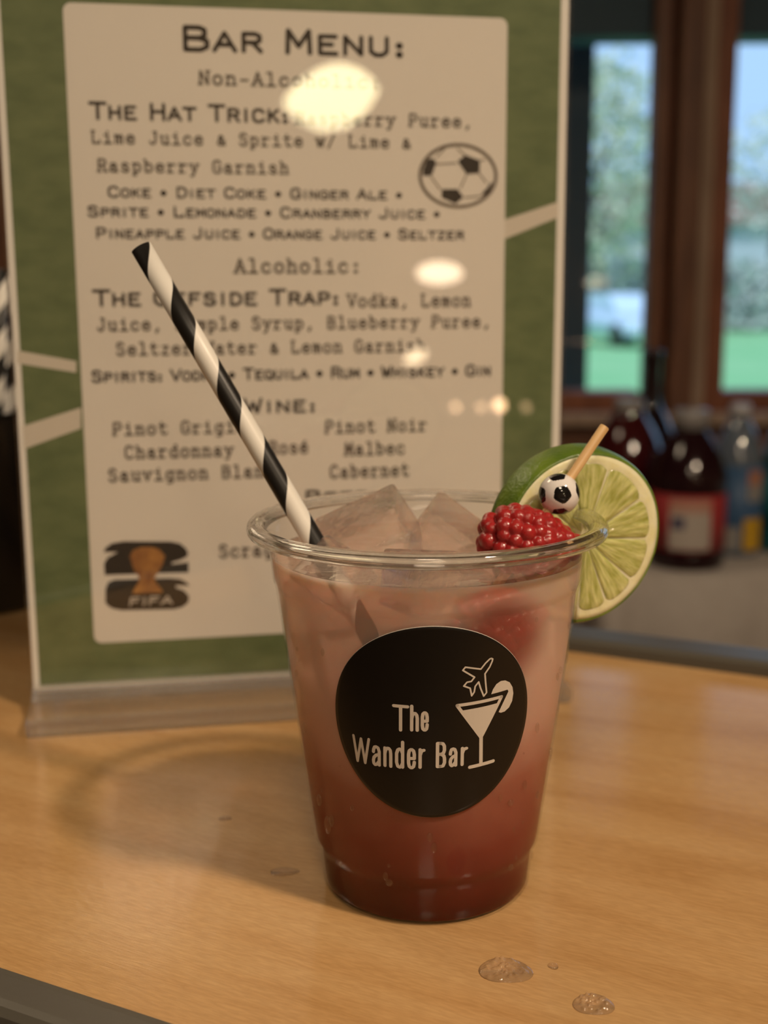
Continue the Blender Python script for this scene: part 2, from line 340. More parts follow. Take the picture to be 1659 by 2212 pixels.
# ------------------------------------------------------------------ bar table
def woodmat():
    m, nt, N, L, B, O = newmat('maple_laminate')
    tc = N.new('ShaderNodeTexCoord')
    def nz(scale, st, detail, dist=0):
        mp = N.new('ShaderNodeMapping'); mp.inputs['Scale'].default_value = st; n = N.new('ShaderNodeTexNoise')
        n.inputs['Scale'].default_value = scale; n.inputs['Detail'].default_value = detail; n.inputs['Distortion'].default_value = dist
        L.new(tc.outputs['Object'], mp.inputs[0]); L.new(mp.outputs[0], n.inputs['Vector']); return n.outputs['Fac']
    def ramp(fac, stops):
        r = N.new('ShaderNodeValToRGB'); e = r.color_ramp.elements
        e[0].position, e[0].color = stops[0][0], (*stops[0][1], 1); e[1].position, e[1].color = stops[-1][0], (*stops[-1][1], 1)
        for p, c in stops[1:-1]: x = e.new(p); x.color = (*c, 1)
        L.new(fac, r.inputs[0]); return r.outputs[0]
    def mix(a, b, f, mode='MIX'):
        x = N.new('ShaderNodeMix'); x.data_type = 'RGBA'; x.blend_type = mode
        if isinstance(f, float): x.inputs[0].default_value = f
        else: L.new(f, x.inputs[0])
        L.new(a, x.inputs[6]); L.new(b, x.inputs[7]); return x.outputs[2]
    base = ramp(nz(9, (1, 6, 1), 3, .6), [(.28, (.46, .262, .105)), (.5, (.52, .312, .135)), (.72, (.555, .350, .162))])
    figure = ramp(nz(34, (1, 9, 1), 4, .4), [(.30, (.88, .82, .76)), (.60, (1, 1, 1))])
    fleck = ramp(nz(210, (1, 6, 1), 3, .3), [(.36, (.86, .83, .80)), (.52, (1, 1, 1)), (.66, (1.14, 1.15, 1.16))])
    c = mix(mix(base, figure, .45, 'MULTIPLY'), fleck, .50, 'MULTIPLY')
    L.new(c, B.inputs['Base Color'])
    B.inputs['Roughness'].default_value = .12; B.inputs['Specular IOR Level'].default_value = .5
    bp = N.new('ShaderNodeBump'); bp.inputs['Strength'].default_value = .06; bp.inputs['Distance'].default_value = .0006
    L.new(nz(220, (1, 10, 1), 2), bp.inputs['Height']); L.new(bp.outputs[0], B.inputs['Normal'])
    return m
WOOD = woodmat()
TRIM = pm('grey_vinyl_trim', (.085, .078, .064), .36, bump=(90, .15, .001))
bt = empty('bar_table', (0, 0, 0), math.atan2(-.4495, .8933))
tag(bt, 'maple-look bar table with a grey raised edge, the cup and menu standing on it', 'table')
boxo('tabletop', (-.82, .52, .192, .516, -.028, 0), WOOD, bt)
boxo('edge_trim', (-.84, .54, .181, .1965, -.030, .003), TRIM, bt, .004, 3)
boxo('edge_trim', (-.84, .54, .512, .535, -.030, .0065), TRIM, bt, .0035, 3)
boxo('edge_trim', (-.84, -.82, .1965, .512, -.030, .005), TRIM, bt, .0035, 3)
boxo('edge_trim', (.52, .54, .1965, .512, -.030, .005), TRIM, bt, .0035, 3)
for a in (-.78, .48):
    for c in (.22, .49): boxo('leg', (a-.015, a+.015, c-.015, c+.015, FZ, -.028), BLACKP, bt)

# ------------------------------------------------------------------ stroke lettering
def arcp(cx, cy, rx, ry, a0, a1, n=8):
    return [(cx+rx*math.cos(math.radians(a0+(a1-a0)*i/n)), cy+ry*math.sin(math.radians(a0+(a1-a0)*i/n))) for i in range(n+1)]
RAW = {
'a': ".09,.56 .2,.67 .37,.67 .46,.57 .46,0 .58,0;.46,.38 .2,.4 .06,.28 .06,.1 .18,0 .32,0 .46,.14|",
'b': ".1,1 .1,0;.1,.5 .22,.68 .4,.68 .54,.5 .54,.18 .4,0 .22,0 .1,.18;0,1 .1,1|",
'c': ".53,.5 .42,.68 .2,.68 .06,.5 .06,.18 .2,0 .42,0 .56,.14|",
'd': ".5,1 .5,0 .6,0;.5,.5 .38,.68 .2,.68 .06,.5 .06,.18 .2,0 .38,0 .5,.18;.38,1 .5,1|",
'e': ".06,.36 .55,.36 .52,.56 .38,.68 .2,.68 .06,.5 .06,.18 .2,0 .42,0 .56,.12|",
'é': ".06,.36 .55,.36 .52,.56 .38,.68 .2,.68 .06,.5 .06,.18 .2,0 .42,0 .56,.12;.28,.8 .42,.98|",
'g': ".5,.68 .5,-.14 .38,-.27 .14,-.27;.5,.5 .38,.68 .2,.68 .06,.5 .06,.2 .2,.03 .38,.03 .5,.2;.5,.68 .6,.68|",
'h': ".1,1 .1,0;.1,.48 .25,.68 .4,.68 .5,.55 .5,0;0,1 .1,1|.1,0 .5,0",
'i': ".1,.68 .32,.68 .32,0;.05,0 .58,0;.29,.93 .33,.93|",
'k': ".1,1 .1,0;.1,.24 .46,.68;.25,.42 .52,0;0,1 .1,1|.1,0 .48,.68 .52,0",
'l': ".08,1 .32,1 .32,0;.05,0 .58,0|",
'm': ".06,.68 .06,0;.06,.55 .18,.68 .3,.58 .3,0;.3,.55 .44,.68 .54,.58 .54,0;0,.68 .06,.68|",
'n': ".1,.68 .1,0;.1,.48 .25,.68 .4,.68 .5,.55 .5,0;0,.68 .1,.68|.1,0 .5,0",
'o': ".2,.68 .4,.68 .55,.5 .55,.18 .4,0 .2,0 .05,.18 .05,.5 .2,.68|",
'p': ".1,.68 .1,-.28;.1,.5 .22,.68 .4,.68 .54,.5 .54,.2 .4,.02 .22,.02 .1,.2;0,.68 .1,.68|.12,-.28",
'r': ".16,.68 .16,0;.16,.42 .3,.64 .45,.68 .55,.6;.02,0 .4,0;.03,.68 .16,.68|",
's': ".5,.54 .4,.68 .18,.68 .09,.55 .14,.42 .46,.28 .54,.15 .42,0 .18,0 .06,.14|",
't': ".22,.95 .22,.12 .34,0 .48,0 .58,.1;.04,.68 .52,.68|",
'u': ".1,.68 .1,.12 .22,0 .36,0 .5,.14;.5,.68 .5,0 .6,0;0,.68 .1,.68;.4,.68 .5,.68|",
'v': ".06,.68 .3,0 .54,.68|.06,.68 .54,.68",
'w': ".04,.68 .16,0 .3,.5 .44,0 .56,.68|.05,.68 .55,.68",
'y': ".06,.68 .3,.05;.54,.68 .2,-.28 .04,-.28|.06,.68 .54,.68",
'z': ".1,.68 .52,.68 .08,0 .54,0|",
'A': "0,0 .3,1 .6,0;.12,.33 .48,.33|.02,0 .58,0",
'B': ".08,0 .08,1 .4,1 .52,.9 .52,.64 .4,.53 .08,.53;.4,.53 .57,.4 .57,.14 .42,0 .08,0|",
'C': ".56,.78 .44,1 .18,1 .04,.78 .04,.22 .18,0 .44,0 .57,.2|",
'D': ".08,0 .08,1 .36,1 .57,.75 .57,.25 .36,0 .08,0|",
'E': ".55,1 .08,1 .08,0 .57,0;.08,.53 .44,.53|",
'F': ".55,1 .08,1 .08,0;.08,.53 .44,.53|.1,0",
'G': ".56,.78 .44,1 .18,1 .04,.78 .04,.22 .18,0 .44,0 .57,.15 .57,.45 .36,.45|",
'H': ".06,0 .06,1;.54,0 .54,1;.06,.52 .54,.52|.06,0 .54,0 .06,1 .54,1",
'I': ".3,0 .3,1|.3,0 .3,1",
'J': ".46,1 .46,.2 .34,0 .16,0 .05,.2|.42,1",
'K': ".08,0 .08,1;.54,1 .08,.42;.22,.58 .56,0|.08,0 .08,1 .54,0 .52,1",
'L': ".08,1 .08,0 .55,0 .55,.2|.1,1",
'M': ".04,0 .06,1 .3,.3 .54,1 .56,0|.04,0 .56,0",
'N': ".06,0 .06,1 .54,0 .54,1|.06,0 .54,1",
'O': ".2,1 .4,1 .58,.75 .58,.25 .4,0 .2,0 .02,.25 .02,.75 .2,1|",
'P': ".08,0 .08,1 .42,1 .56,.87 .56,.6 .42,.46 .08,.46|.1,0",
'Q': ".2,1 .4,1 .58,.75 .58,.25 .4,0 .2,0 .02,.25 .02,.75 .2,1;.34,.25 .6,-.08|",
'R': ".08,0 .08,1 .42,1 .55,.88 .55,.62 .42,.5 .08,.5;.34,.5 .58,0|.08,0 .57,0",
'S': ".52,.8 .42,1 .17,1 .06,.86 .08,.64 .5,.42 .56,.2 .44,0 .16,0 .04,.2|",
'T': "0,1 .6,1;.3,1 .3,0|.3,0",
'U': ".06,1 .06,.2 .2,0 .4,0 .54,.2 .54,1|.06,1 .54,1",
'V': "0,1 .3,0 .6,1|.03,1 .57,1",
'W': "0,1 .15,0 .3,.75 .45,0 .6,1|.03,1 .57,1",
'X': ".02,1 .58,0;.58,1 .02,0|",
'Y': ".02,1 .3,.48 .58,1;.3,.48 .3,0|.3,0",
'Z': ".06,1 .56,1 .04,0 .57,0|",
':': ".27,.58 .33,.58;.27,.06 .33,.06|", ',': ".32,.08 .22,-.16|", '.': ".28,.03 .32,.03|", '-': ".08,.38 .52,.38|",
'&': ".58,0 .16,.6 .17,.78 .28,.86 .40,.78 .40,.62 .10,.34 .06,.14 .18,0 .34,0 .52,.22 .56,.4|", '/': ".06,-.1 .54,1.05|", '*': ".24,.42 .36,.42;.3,.36 .3,.48|"}
FONT = {}
for ch, s in RAW.items():
    st_, sl_ = s.split('|')
    FONT[ch] = ([[tuple(map(float, p.split(','))) for p in q.split()] for q in st_.split(';')], [tuple(map(float, p.split(','))) for p in sl_.split()])
def ribbon(F, pts, w, cap=8):
    """flat stroke: one quad per segment with round joints, collected as polygons in 2D"""
    for (x0, y0), (x1, y1) in zip(pts[:-1], pts[1:]):
        d = math.hypot(x1-x0, y1-y0) or 1e-9; nx, ny = -(y1-y0)/d*w/2, (x1-x0)/d*w/2
        F.append([(x0-nx, y0-ny), (x1-nx, y1-ny), (x1+nx, y1+ny), (x0+nx, y0+ny)])
    for (x, y) in pts: F.append([(x+w/2*math.cos(2*PI*k/cap), y+w/2*math.sin(2*PI*k/cap)) for k in range(cap)])
def textline(F, s, style, u0, u1, v, cap):
    small = .79
    big = [True]*len(s)
    if style == 'H':
        prev = ' '
        for i, c in enumerate(s): big[i] = (prev == ' '); prev = c
        adv = [(.62 if c in ' ' else .5 if c in ':' else .62 if c == '*' else .62 if c == 'I' else 1.0)*(1 if b else small) for c, b in zip(s, big)]
        gap = .22
    else:
        adv = [.6]*len(s); gap = .26
    tot = sum(adv)+gap*(len(s)-1); k = (u1-u0)/tot; x = u0
    sw = cap*(.235 if style == 'H' else .19)
    for c, b, a in zip(s, big, adv):
        if c in FONT:
            h = cap*(1 if b else small); st_, sl_ = FONT[c]; w = a*k/.6
            wx = w if style == 'T' or c not in ':*I' else k*(1 if b else small)*1.0/.6*.6
            ox = x if wx == w else x+a*k/2-.3*wx
            for q in st_:
                hh = h*(.9 if c == '&' else 1)
                ribbon(F, [(ox+px*wx, v+py*hh) for px, py in q], sw*(1 if b else .92)*(1.5 if c in ':.' else 2.3 if c == '*' else 1)*(1.25 if c == ',' else 1))
            if style == 'T':
                for px, py in sl_: ribbon(F, [(ox+(px-.12)*wx, v+py*h), (ox+(px+.12)*wx, v+py*h)], sw*.9)
        x += (a+gap)*k
def flatmesh(F):
    v, f = [], []
    for q in F: f.append(list(range(len(v), len(v)+len(q)))); v += q
    return v, f

# ------------------------------------------------------------------ menu in its acrylic stand
S0 = Vector((-.13896, .45347, .00758)); PSI = .17569
# local frame: x along the sheet, y = away from the viewer, z up, millimetres scaled to metres
def sheet_pts(v2, off): return [(x/1000, -off, y/1000) for x, y in v2]
ACRYL = clear('acrylic_sheet', (.985, .985, .98), .015, .05)
def basemat():
    m = glassmix('acrylic_base', 1.49, .46, .03, (1, .96, .90), .05)
    return m
holder = empty('menu_holder', S0, PSI); tag(holder, 'clear acrylic T-shaped sign stand holding the bar menu, behind the cup', 'sign holder')
boxo('front_sheet', (-.001, .2155, -.0024, -.0006, -.002, .283), ACRYL, holder)
boxo('back_sheet', (-.001, .2155, .0008, .0026, -.002, .283), ACRYL, holder)
BASEM = basemat()
boxo('base', (-.0005, .2125, -.0315, .0330, -.00755, -.0005), BASEM, holder, .0022, 3)
bm = bmesh.new(); r_ = [bm.verts.new((x, y, z)) for x in (0, .212) for y, z in ((-.010, -.0006), (-.0028, .0035), (.0030, .0035), (.010, -.0006))]
for k in range(3): bm.faces.new((r_[k], r_[k+1], r_[k+5], r_[k+4]))
bm.faces.new((r_[3], r_[0], r_[4], r_[7])); bm.faces.new(r_[0:4]); bm.faces.new(r_[4:8][::-1]); bmesh.ops.recalc_face_normals(bm, faces=bm.faces)
obj('base_rib', bm, BASEM, holder)

GREENP = pm('printed_grass', lin((88, 104, 68)), .6, noise=(70, lin((104, 118, 80)), 6, (1, 1, 2.2)))
CHALK = pm('printed_line', (.62, .57, .50), .6)
CREAM = pm('printed_cream', (.72, .68, .63), .6)
INK = pm('black_ink', (.022, .018, .015), .6); INK2 = pm('grey_ink', (.10, .085, .07), .6); INKB = pm('brown_ink', (.17, .14, .11), .6)
GOLDP = pm('gold_print', (.42, .20, .055), .6, noise=(160, (.22, .09, .03), 4)); LIGHTP = pm('pale_print', (.55, .50, .45), .6)
card = empty('menu_card', S0, PSI); tag(card, 'printed bar menu on grass-green paper with a white border, in the acrylic stand', 'menu')
boxo('paper', (0, .2148, -.0002, .0003, 0, .2794), WHITEP, card)
def flat(name, v2, f, off, mat, parent): return pyd(name, sheet_pts(v2, off), f, mat, parent)
flat('grass_print', [(2.4, 2.2), (211.6, 2.2), (211.6, 277), (2.4, 277)], [(0, 1, 2, 3)], .00026, GREENP, card)
for q in (PL1, PL2, PL3): flat('pitch_line', q, [tuple(range(len(q)))], .00032, CHALK, card)
rc = []
for cx0, cy0, a in ((187.2, 22.1, -90), (187.2, 255.9, 0), (27.2, 255.9, 90), (27.2, 22.1, 180)): rc += arcp(cx0, cy0, 3, 3, a, a+90, 6)
flat('text_panel', rc, [tuple(range(len(rc)))], .00038, CREAM, card)
FH, FT = [], []
for s, st_, u0, u1, v, cap in LINES: textline(FH if st_ == 'H' else FT, s, st_, u0, u1, v, cap*(.92 if st_ == 'H' else 1))
flat('heading_lettering', *flatmesh(FH), .00046, INK, card); flat('typewriter_lettering', *flatmesh(FT), .00046, INK2, card)
ball = flat('printed_football', *flatmesh([P1, P2, P3, P4]), .00046, INK, card)
F = []
n_ = 48; ring = [(171.1+15.2*math.cos(2*PI*k/n_), 200.1+11.7*math.sin(2*PI*k/n_)) for k in range(n_+1)]
ribbon(F, ring, 1.3)
flat('ball_outline', *flatmesh(F), .00047, INKB, ball)
F = []
for e in (E1, E2, E3, E4, E5, E6, E7, E8, E9): ribbon(F, e, .55)
flat('ball_seams', *flatmesh(F), .00047, INKB, ball)
emb = flat('printed_emblem', *flatmesh([TWO, SIX]), .00046, INK, card)
flat('trophy', CUP, [tuple(range(len(CUP)))], .00052, GOLDP, emb)
F = []; x = 38.2
for c in 'FIFA':
    w = 1.5 if c == 'I' else 4.2
    for q in FONT[c][0]: ribbon(F, [(x+(px/.6*w if c != 'I' else .7)+py*.5, 33.9+py*3.0) for px, py in q], .75)
    x += w+.9
flat('emblem_lettering', *flatmesh(F), .00058, LIGHTP, emb)

# ------------------------------------------------------------------ cup
CX, CY = .0115, .3163
KB = (.0403-.0315)/(.081-.0153); KA = .0315-KB*.0153; SA = KB/math.sqrt(1+KB*KB); CA = math.sqrt(1-SA*SA)
def rcone(z): return KA+KB*z
CUPM = clear('clear_cup_plastic', (.985, .98, .975), .03, .022, k=.55)
RIMM = glassmix('cup_rim_plastic', 1.50, .10, .004, (.99, .98, .97), 0)
cup = empty('plastic_cup', (CX, CY, 0)); tag(cup, 'clear plastic tumbler with a round black bar sticker, holding the pink drink', 'cup')
outer = [(0, .0010), (.0250, .0010), (.0264, .0004), (.0275, 0), (.0284, .0004), (.0290, .0016), (.02925, .0045), (.0298, .0098), (.0300, .0112), (.0304, .0124), (.0313, .0140), (.0316, .0156),
         (rcone(.03), .03), (rcone(.045), .045), (rcone(.06), .06), (rcone(.075), .075), (rcone(.0858), .0858), (rcone(.0864)+.0001, .0864), (.0415, .0874), (.0417, .0882), (.0421, .0925), (.0427, .0975), (.0434, .1007)]
inner = [(max(r-.00045, 0), z+(.0005 if i < 5 else 0)) for i, (r, z) in enumerate(outer)]
bm = bmesh.new(); lathe(bm, outer+inner[::-1], 128); bmesh.ops.remove_doubles(bm, verts=bm.verts, dist=1e-7); bmesh.ops.recalc_face_normals(bm, faces=bm.faces)
obj('cup_wall', bm, CUPM, cup, True)
lip = [(.0430, .0971), (.0434, .0986), (.0443, .0996), (.0458, .1001), (.0472, .0999), (.0481, .0991), (.0484, .0980), (.0481, .0968), (.0474, .0963), (.0472, .0968), (.0476, .0977), (.0472, .0987), (.0458, .0990), (.0446, .0986), (.0439, .0977), (.0437, .0970)]
lip = [(r, z+.0035) for r, z in lip]
bm = bmesh.new(); lathe(bm, lip, 128, close=True); bmesh.ops.recalc_face_normals(bm, faces=bm.faces)
obj('rim', bm, RIMM, cup, True)
# sticker, wrapped on the cone
RC, TC = .28113562788394164, .0009228167801859019
def wrap(x, y, off):
    """sticker mm -> point on the cup wall (relative to the cup's axis foot)"""
    X, Y = x/1000, RC+y/1000
    R = math.hypot(X, Y); ph = (TC+math.atan2(X, Y))/SA; z = (R*SA-KA)/KB; r = rcone(z)+off*CA; z -= off*SA
    return (r*math.sin(ph), -r*math.cos(ph), z)
def wrapmesh(name, polys, off, mat, parent, step=1.0):
    bm = bmesh.new()
    for q in polys:
        vs_ = [bm.verts.new((x, y, 0)) for x, y in q]
        try: bm.faces.new(vs_)
        except ValueError: pass
    bmesh.ops.triangulate(bm, faces=[f for f in bm.faces if len(f.verts) > 4])
    xs = [v.co.x for v in bm.verts]; ys = [v.co.y for v in bm.verts]
    for ax, lo, hi in ((0, min(xs), max(xs)), (1, min(ys), max(ys))):
        k = lo+step
        while k < hi:
            nrm = (1, 0, 0) if ax == 0 else (0, 1, 0); co = (k, 0, 0) if ax == 0 else (0, k, 0)
            bmesh.ops.bisect_plane(bm, geom=list(bm.verts)+list(bm.edges)+list(bm.faces), plane_co=co, plane_no=nrm); k += step*(1 if ax == 0 else 4)
    for v in bm.verts: v.co = wrap(v.co.x, v.co.y, off)
    for f in bm.faces:
        f.normal_update(); c = f.calc_center_median()
        if f.normal.x*c.x+f.normal.y*c.y < 0: f.normal_flip()
    return obj(name, bm, mat, parent, False)
STK = pm('sticker_black', (.0085, .0065, .005), .35, spec=.35); STW = pm('sticker_print', (.62, .55, .48), .5); STE = pm('sticker_edge', (.5, .45, .4), .5)
bm = bmesh.new(); nr, na = 26, 120; RS = 26.05
rows = [[(RS*i/nr*math.cos(2*PI*k/na), RS*i/nr*math.sin(2*PI*k/na)) for k in range(na)] for i in range(1, nr+1)]
c0 = bm.verts.new(wrap(0, 0, .00016)); rv = [[bm.verts.new(wrap(x, y, .00016)) for x, y in r] for r in rows]
edge = [bm.verts.new(wrap(x*1.004, y*1.004, .00002)) for x, y in rows[-1]]
for k in range(na):
    j = (k+1) % na; bm.faces.new((c0, rv[0][k], rv[0][j]))
    for A, B in zip(rv[:-1], rv[1:]): bm.faces.new((A[k], B[k], B[j], A[j]))
    f = bm.faces.new((rv[-1][k], edge[k], edge[j], rv[-1][j])); f.material_index = 1
stk = obj('sticker', bm, [STK, STE], cup, True); stk['label'] = 'round matte black sticker with pale bar name and cocktail artwork'
G = {'T': [[(0, 1), (1, 1)], [(.5, 1), (.5, 0)]],
 'h': [[(0, 1), (0, 0)], [(0, .48), (.12, .62), (.35, .70), (.65, .70), (.9, .63), (1, .5), (1, 0)]],
 'e': [[(0, .36), (1, .36), (1, .52), (.88, .66), (.62, .71), (.38, .71), (.12, .66), (0, .52), (0, .17), (.12, .04), (.38, -.01), (.62, -.01), (.88, .04), (1, .17), (1, .22)]],
 'W': [[(0, 1), (.25, 0), (.5, .95), (.75, 0), (1, 1)]],
 'a': [[(0, .5), (.05, .6), (.22, .7), (.5, .72), (.8, .69), (1, .55), (1, 0)], [(1, .43), (.45, .38), (.1, .28), (0, .16), (.06, .04), (.28, -.01), (.6, .02), (1, .16)]],
 'n': [[(0, .71), (0, 0)], [(0, .5), (.15, .64), (.4, .71), (.68, .71), (.92, .64), (1, .5), (1, 0)]],
 'd': [[(1, 1), (1, 0)], [(1, .55), (.75, .69), (.5, .72), (.2, .68), (0, .53), (0, .17), (.2, .02), (.5, -.01), (.75, .02), (1, .16)]],
 'r': [[(0, .71), (0, 0)], [(0, .48), (.3, .63), (.65, .68), (1, .69)]],
 'B': [[(.4, 1), (0, 1), (0, 0), (.4, 0)], [(.0, .53), (.5, .53)], [(.4, 1), (.75, .98), (.95, .88), (.97, .7), (.85, .58), (.5, .53), (.9, .46), (1, .33), (1, .16), (.8, .02), (.4, 0)]]}
LT = [('T', -9.85, -6.02, -2.2, 5.05), ('h', -5.62, -3.42, -1.95, 5.3), ('e', -3.02, -1.02, -1.75, 5.5),
      ('W', -20.75, -16.0, -13.1, -5.4), ('a', -15.4, -13.0, -12.85, -5.1), ('n', -12.35, -10.0, -12.65, -4.9), ('d', -9.35, -7.0, -12.5, -4.75), ('e', -6.35, -4.1, -12.35, -4.6), ('r', -3.5, -1.75, -12.2, -4.5),
      ('B', .75, 3.35, -11.95, -4.75), ('a', 3.95, 6.15, -11.85, -4.7), ('r', 6.95, 8.85, -11.85, -4.7)]
F = []; SWT = .84
for c, x0, x1, y0, y1 in LT:
    i0, i1 = (x0+SWT/2, x1-SWT/2) if c not in 'TW' else (x0+.2, x1-.2)
    for q in G[c]: ribbon(F, [(i0+px*(i1-i0), y0+SWT/2*.9+py*(y1-y0-SWT*.9)) for px, py in q], SWT*(.86 if c == 'W' else 1), 12)
wrapmesh('sticker_lettering', F, .00024, STW, stk, 1.2)
F = [SLICE]
inset = lambda a, b, t: (a[0]+(b[0]-a[0])*t, a[1]+(b[1]-a[1])*t)
tl, tr, bo = (5.6, 5.0), (17.9, 5.55), (12.1, -4.5)
sl, sr = BOWL_SLOT[3], BOWL_SLOT[2]
F.append([sl, (12.0, -4.6), (12.4, -4.6), sr])
ribbon(F, [(5.85, 4.95), (17.55, 5.5)], .85, 12); ribbon(F, [(5.85, 4.95), (12.15, -4.6)], .85, 12); ribbon(F, [(17.55, 5.5), (12.2, -4.6)], .85, 12)
ribbon(F, [(12.18, -4.3), (12.33, -11.9)], .95, 12); ribbon(F, [(9.4, -12.5), (15.75, -12.05)], .95, 12); ribbon(F, PLANE+[PLANE[0]], .42, 10)
wrapmesh('sticker_artwork', F, .00024, STW, stk, 1.2)
# condensation beads on the cup wall
BEADM = clear('water_bead', (.96, .95, .94), .02, .05, k=.9)
bm = bmesh.new(); rs = np.random.RandomState(5); k = 0
while k < 42:
    ph = rs.uniform(-1.35, 1.35); z = rs.uniform(.012, .084); s = rs.uniform(.0003, .0011)*(1 if k > 6 else 1.3)
    if math.hypot((ph-.02)*.036, z-.0588) < .028: continue
    rr = rcone(z)+.0001; m = Matrix.Translation((rr*math.sin(ph), -rr*math.cos(ph), z)) @ Matrix.Rotation(ph, 4, 'Z') @ Matrix.Diagonal((s, s*.45, s*rs.uniform(1, 1.9), 1))
    bmesh.ops.create_icosphere(bm, subdivisions=2, radius=1, matrix=m); k += 1
cb = obj('condensation', bm, BEADM, cup, True); cb['kind'] = 'stuff'
# ------------------------------------------------------------------ drink
def drinkmat():
    m, nt, N, L, B, O = newmat('pink_lemonade')
    tc = N.new('ShaderNodeTexCoord'); sp = N.new('ShaderNodeSeparateXYZ'); nz = N.new('ShaderNodeTexNoise'); nz.inputs['Scale'].default_value = 38; nz.inputs['Detail'].default_value = 2
    L.new(tc.outputs['Object'], nz.inputs['Vector']); L.new(tc.outputs['Object'], sp.inputs[0])
    a = N.new('ShaderNodeMath'); a.operation = 'MULTIPLY_ADD'; a.inputs[1].default_value = .018; L.new(nz.outputs['Fac'], a.inputs[0]); 
    b = N.new('ShaderNodeMath'); b.operation = 'ADD'; b.inputs[1].default_value = -.009; L.new(sp.outputs['Z'], b.inputs[0]); L.new(b.outputs[0], a.inputs[2])
    k = N.new('ShaderNodeMapRange'); k.inputs['From Min'].default_value = 0; k.inputs['From Max'].default_value = .093; L.new(a.outputs[0], k.inputs['Value'])
    def ramp(stops):
        r = N.new('ShaderNodeValToRGB'); e = r.color_ramp.elements; r.color_ramp.interpolation = 'B_SPLINE' if False else 'LINEAR'
        e[0].position, e[0].color = stops[0][0], (*stops[0][1], 1); e[1].position, e[1].color = stops[-1][0], (*stops[-1][1], 1)
        for p, c in stops[1:-1]: x = e.new(p); x.color = (*c, 1)
        L.new(k.outputs[0], r.inputs[0]); return r.outputs[0]
    col = ramp(DRINK_COL); op = ramp(DRINK_OP)
    # raspberry juice bleeding into the drink around the sunken berry
    vd = N.new('ShaderNodeVectorMath'); vd.operation = 'DISTANCE'; vd.inputs[1].default_value = (.0175, -.036, .0795); L.new(tc.outputs['Object'], vd.inputs[0])
    na = N.new('ShaderNodeMath'); na.operation = 'MULTIPLY_ADD'; na.inputs[1].default_value = .008; L.new(nz.outputs['Fac'], na.inputs[0]); L.new(vd.outputs['Value'], na.inputs[2])
    mr = N.new('ShaderNodeMapRange'); mr.interpolation_type = 'SMOOTHSTEP'; mr.inputs['From Min'].default_value = .010; mr.inputs['From Max'].default_value = .0215; mr.inputs['To Min'].default_value = .85; mr.inputs['To Max'].default_value = 0; L.new(na.outputs[0], mr.inputs['Value'])
    sm = N.new('ShaderNodeMix'); sm.data_type = 'RGBA'; L.new(mr.outputs[0], sm.inputs[0]); L.new(col, sm.inputs[6]); sm.inputs[7].default_value = (.30, .040, .030, 1); col = sm.outputs[2]
    L.new(col, B.inputs['Base Color']); B.inputs['Roughness'].default_value = .12; B.inputs['Specular IOR Level'].default_value = 0
    B.inputs['Subsurface Weight'].default_value = .7; B.inputs['Subsurface Radius'].default_value = (.012, .006, .004); B.inputs['Subsurface Scale'].default_value = 1
    t = N.new('ShaderNodeBsdfTransparent'); t.inputs[0].default_value = (.96, .84, .78, 1)
    mx = N.new('ShaderNodeMixShader'); L.new(op, mx.inputs[0]); L.new(t.outputs[0], mx.inputs[1]); L.new(B.outputs[0], mx.inputs[2]); L.new(mx.outputs[0], O.inputs[0]); return m
g3 = lambda v: (v, v, v)
DRINK_COL = [(0, (.060, .007, .005)), (.10, (.105, .014, .009)), (.25, (.21, .044, .029)), (.40, (.35, .125, .085)), (.55, (.58, .32, .25)), (.72, (.76, .50, .41)), (1, (.86, .64, .54))]
DRINK_OP = [(0, g3(.97)), (.3, g3(.92)), (.6, g3(.80)), (.8, g3(.60)), (1, g3(.52))]
DRINK = drinkmat(); LEVEL = .0938
drk = [(max(r-.0006, 0), z+(.0007 if i < 5 else 0)) for i, (r, z) in enumerate(outer) if z < LEVEL-.0005 and r > .001]
drk = [(0, .0018), (.024, .0018)]+[(r, z) for r, z in drk if r > .0255]+[(.0416, LEVEL+.0004), (.0408, LEVEL+.0001), (.039, LEVEL-.0002)]+[(.039*(1-i/10), LEVEL-.0002+.0003*math.sin(i*2.1)) for i in range(1, 10)]+[(0, LEVEL-.0002)]
bm = bmesh.new(); lathe(bm, drk, 128)
for v in bm.verts:
    if v.co.z > LEVEL-.001 and math.hypot(v.co.x, v.co.y) < .0395: v.co.z += .0004*math.sin(v.co.x*310+1)*math.cos(v.co.y*270)
bmesh.ops.recalc_face_normals(bm, faces=bm.faces)
SURF = clear('drink_surface', (1, .95, .91), .03, .03, milk=.22, milkcol=(.80, .60, .50), k=.8, bump=(90, .25, .002))
for f in bm.faces:
    if f.calc_center_median().z > LEVEL-.0012 and math.hypot(*f.calc_center_median()[:2]) < .0412: f.material_index = 1
d_ = obj('drink', bm, [DRINK, SURF], None, True); d_.location = (CX, CY, 0); tag(d_, 'pink iced drink filling the cup, dark red towards the bottom', 'drink')

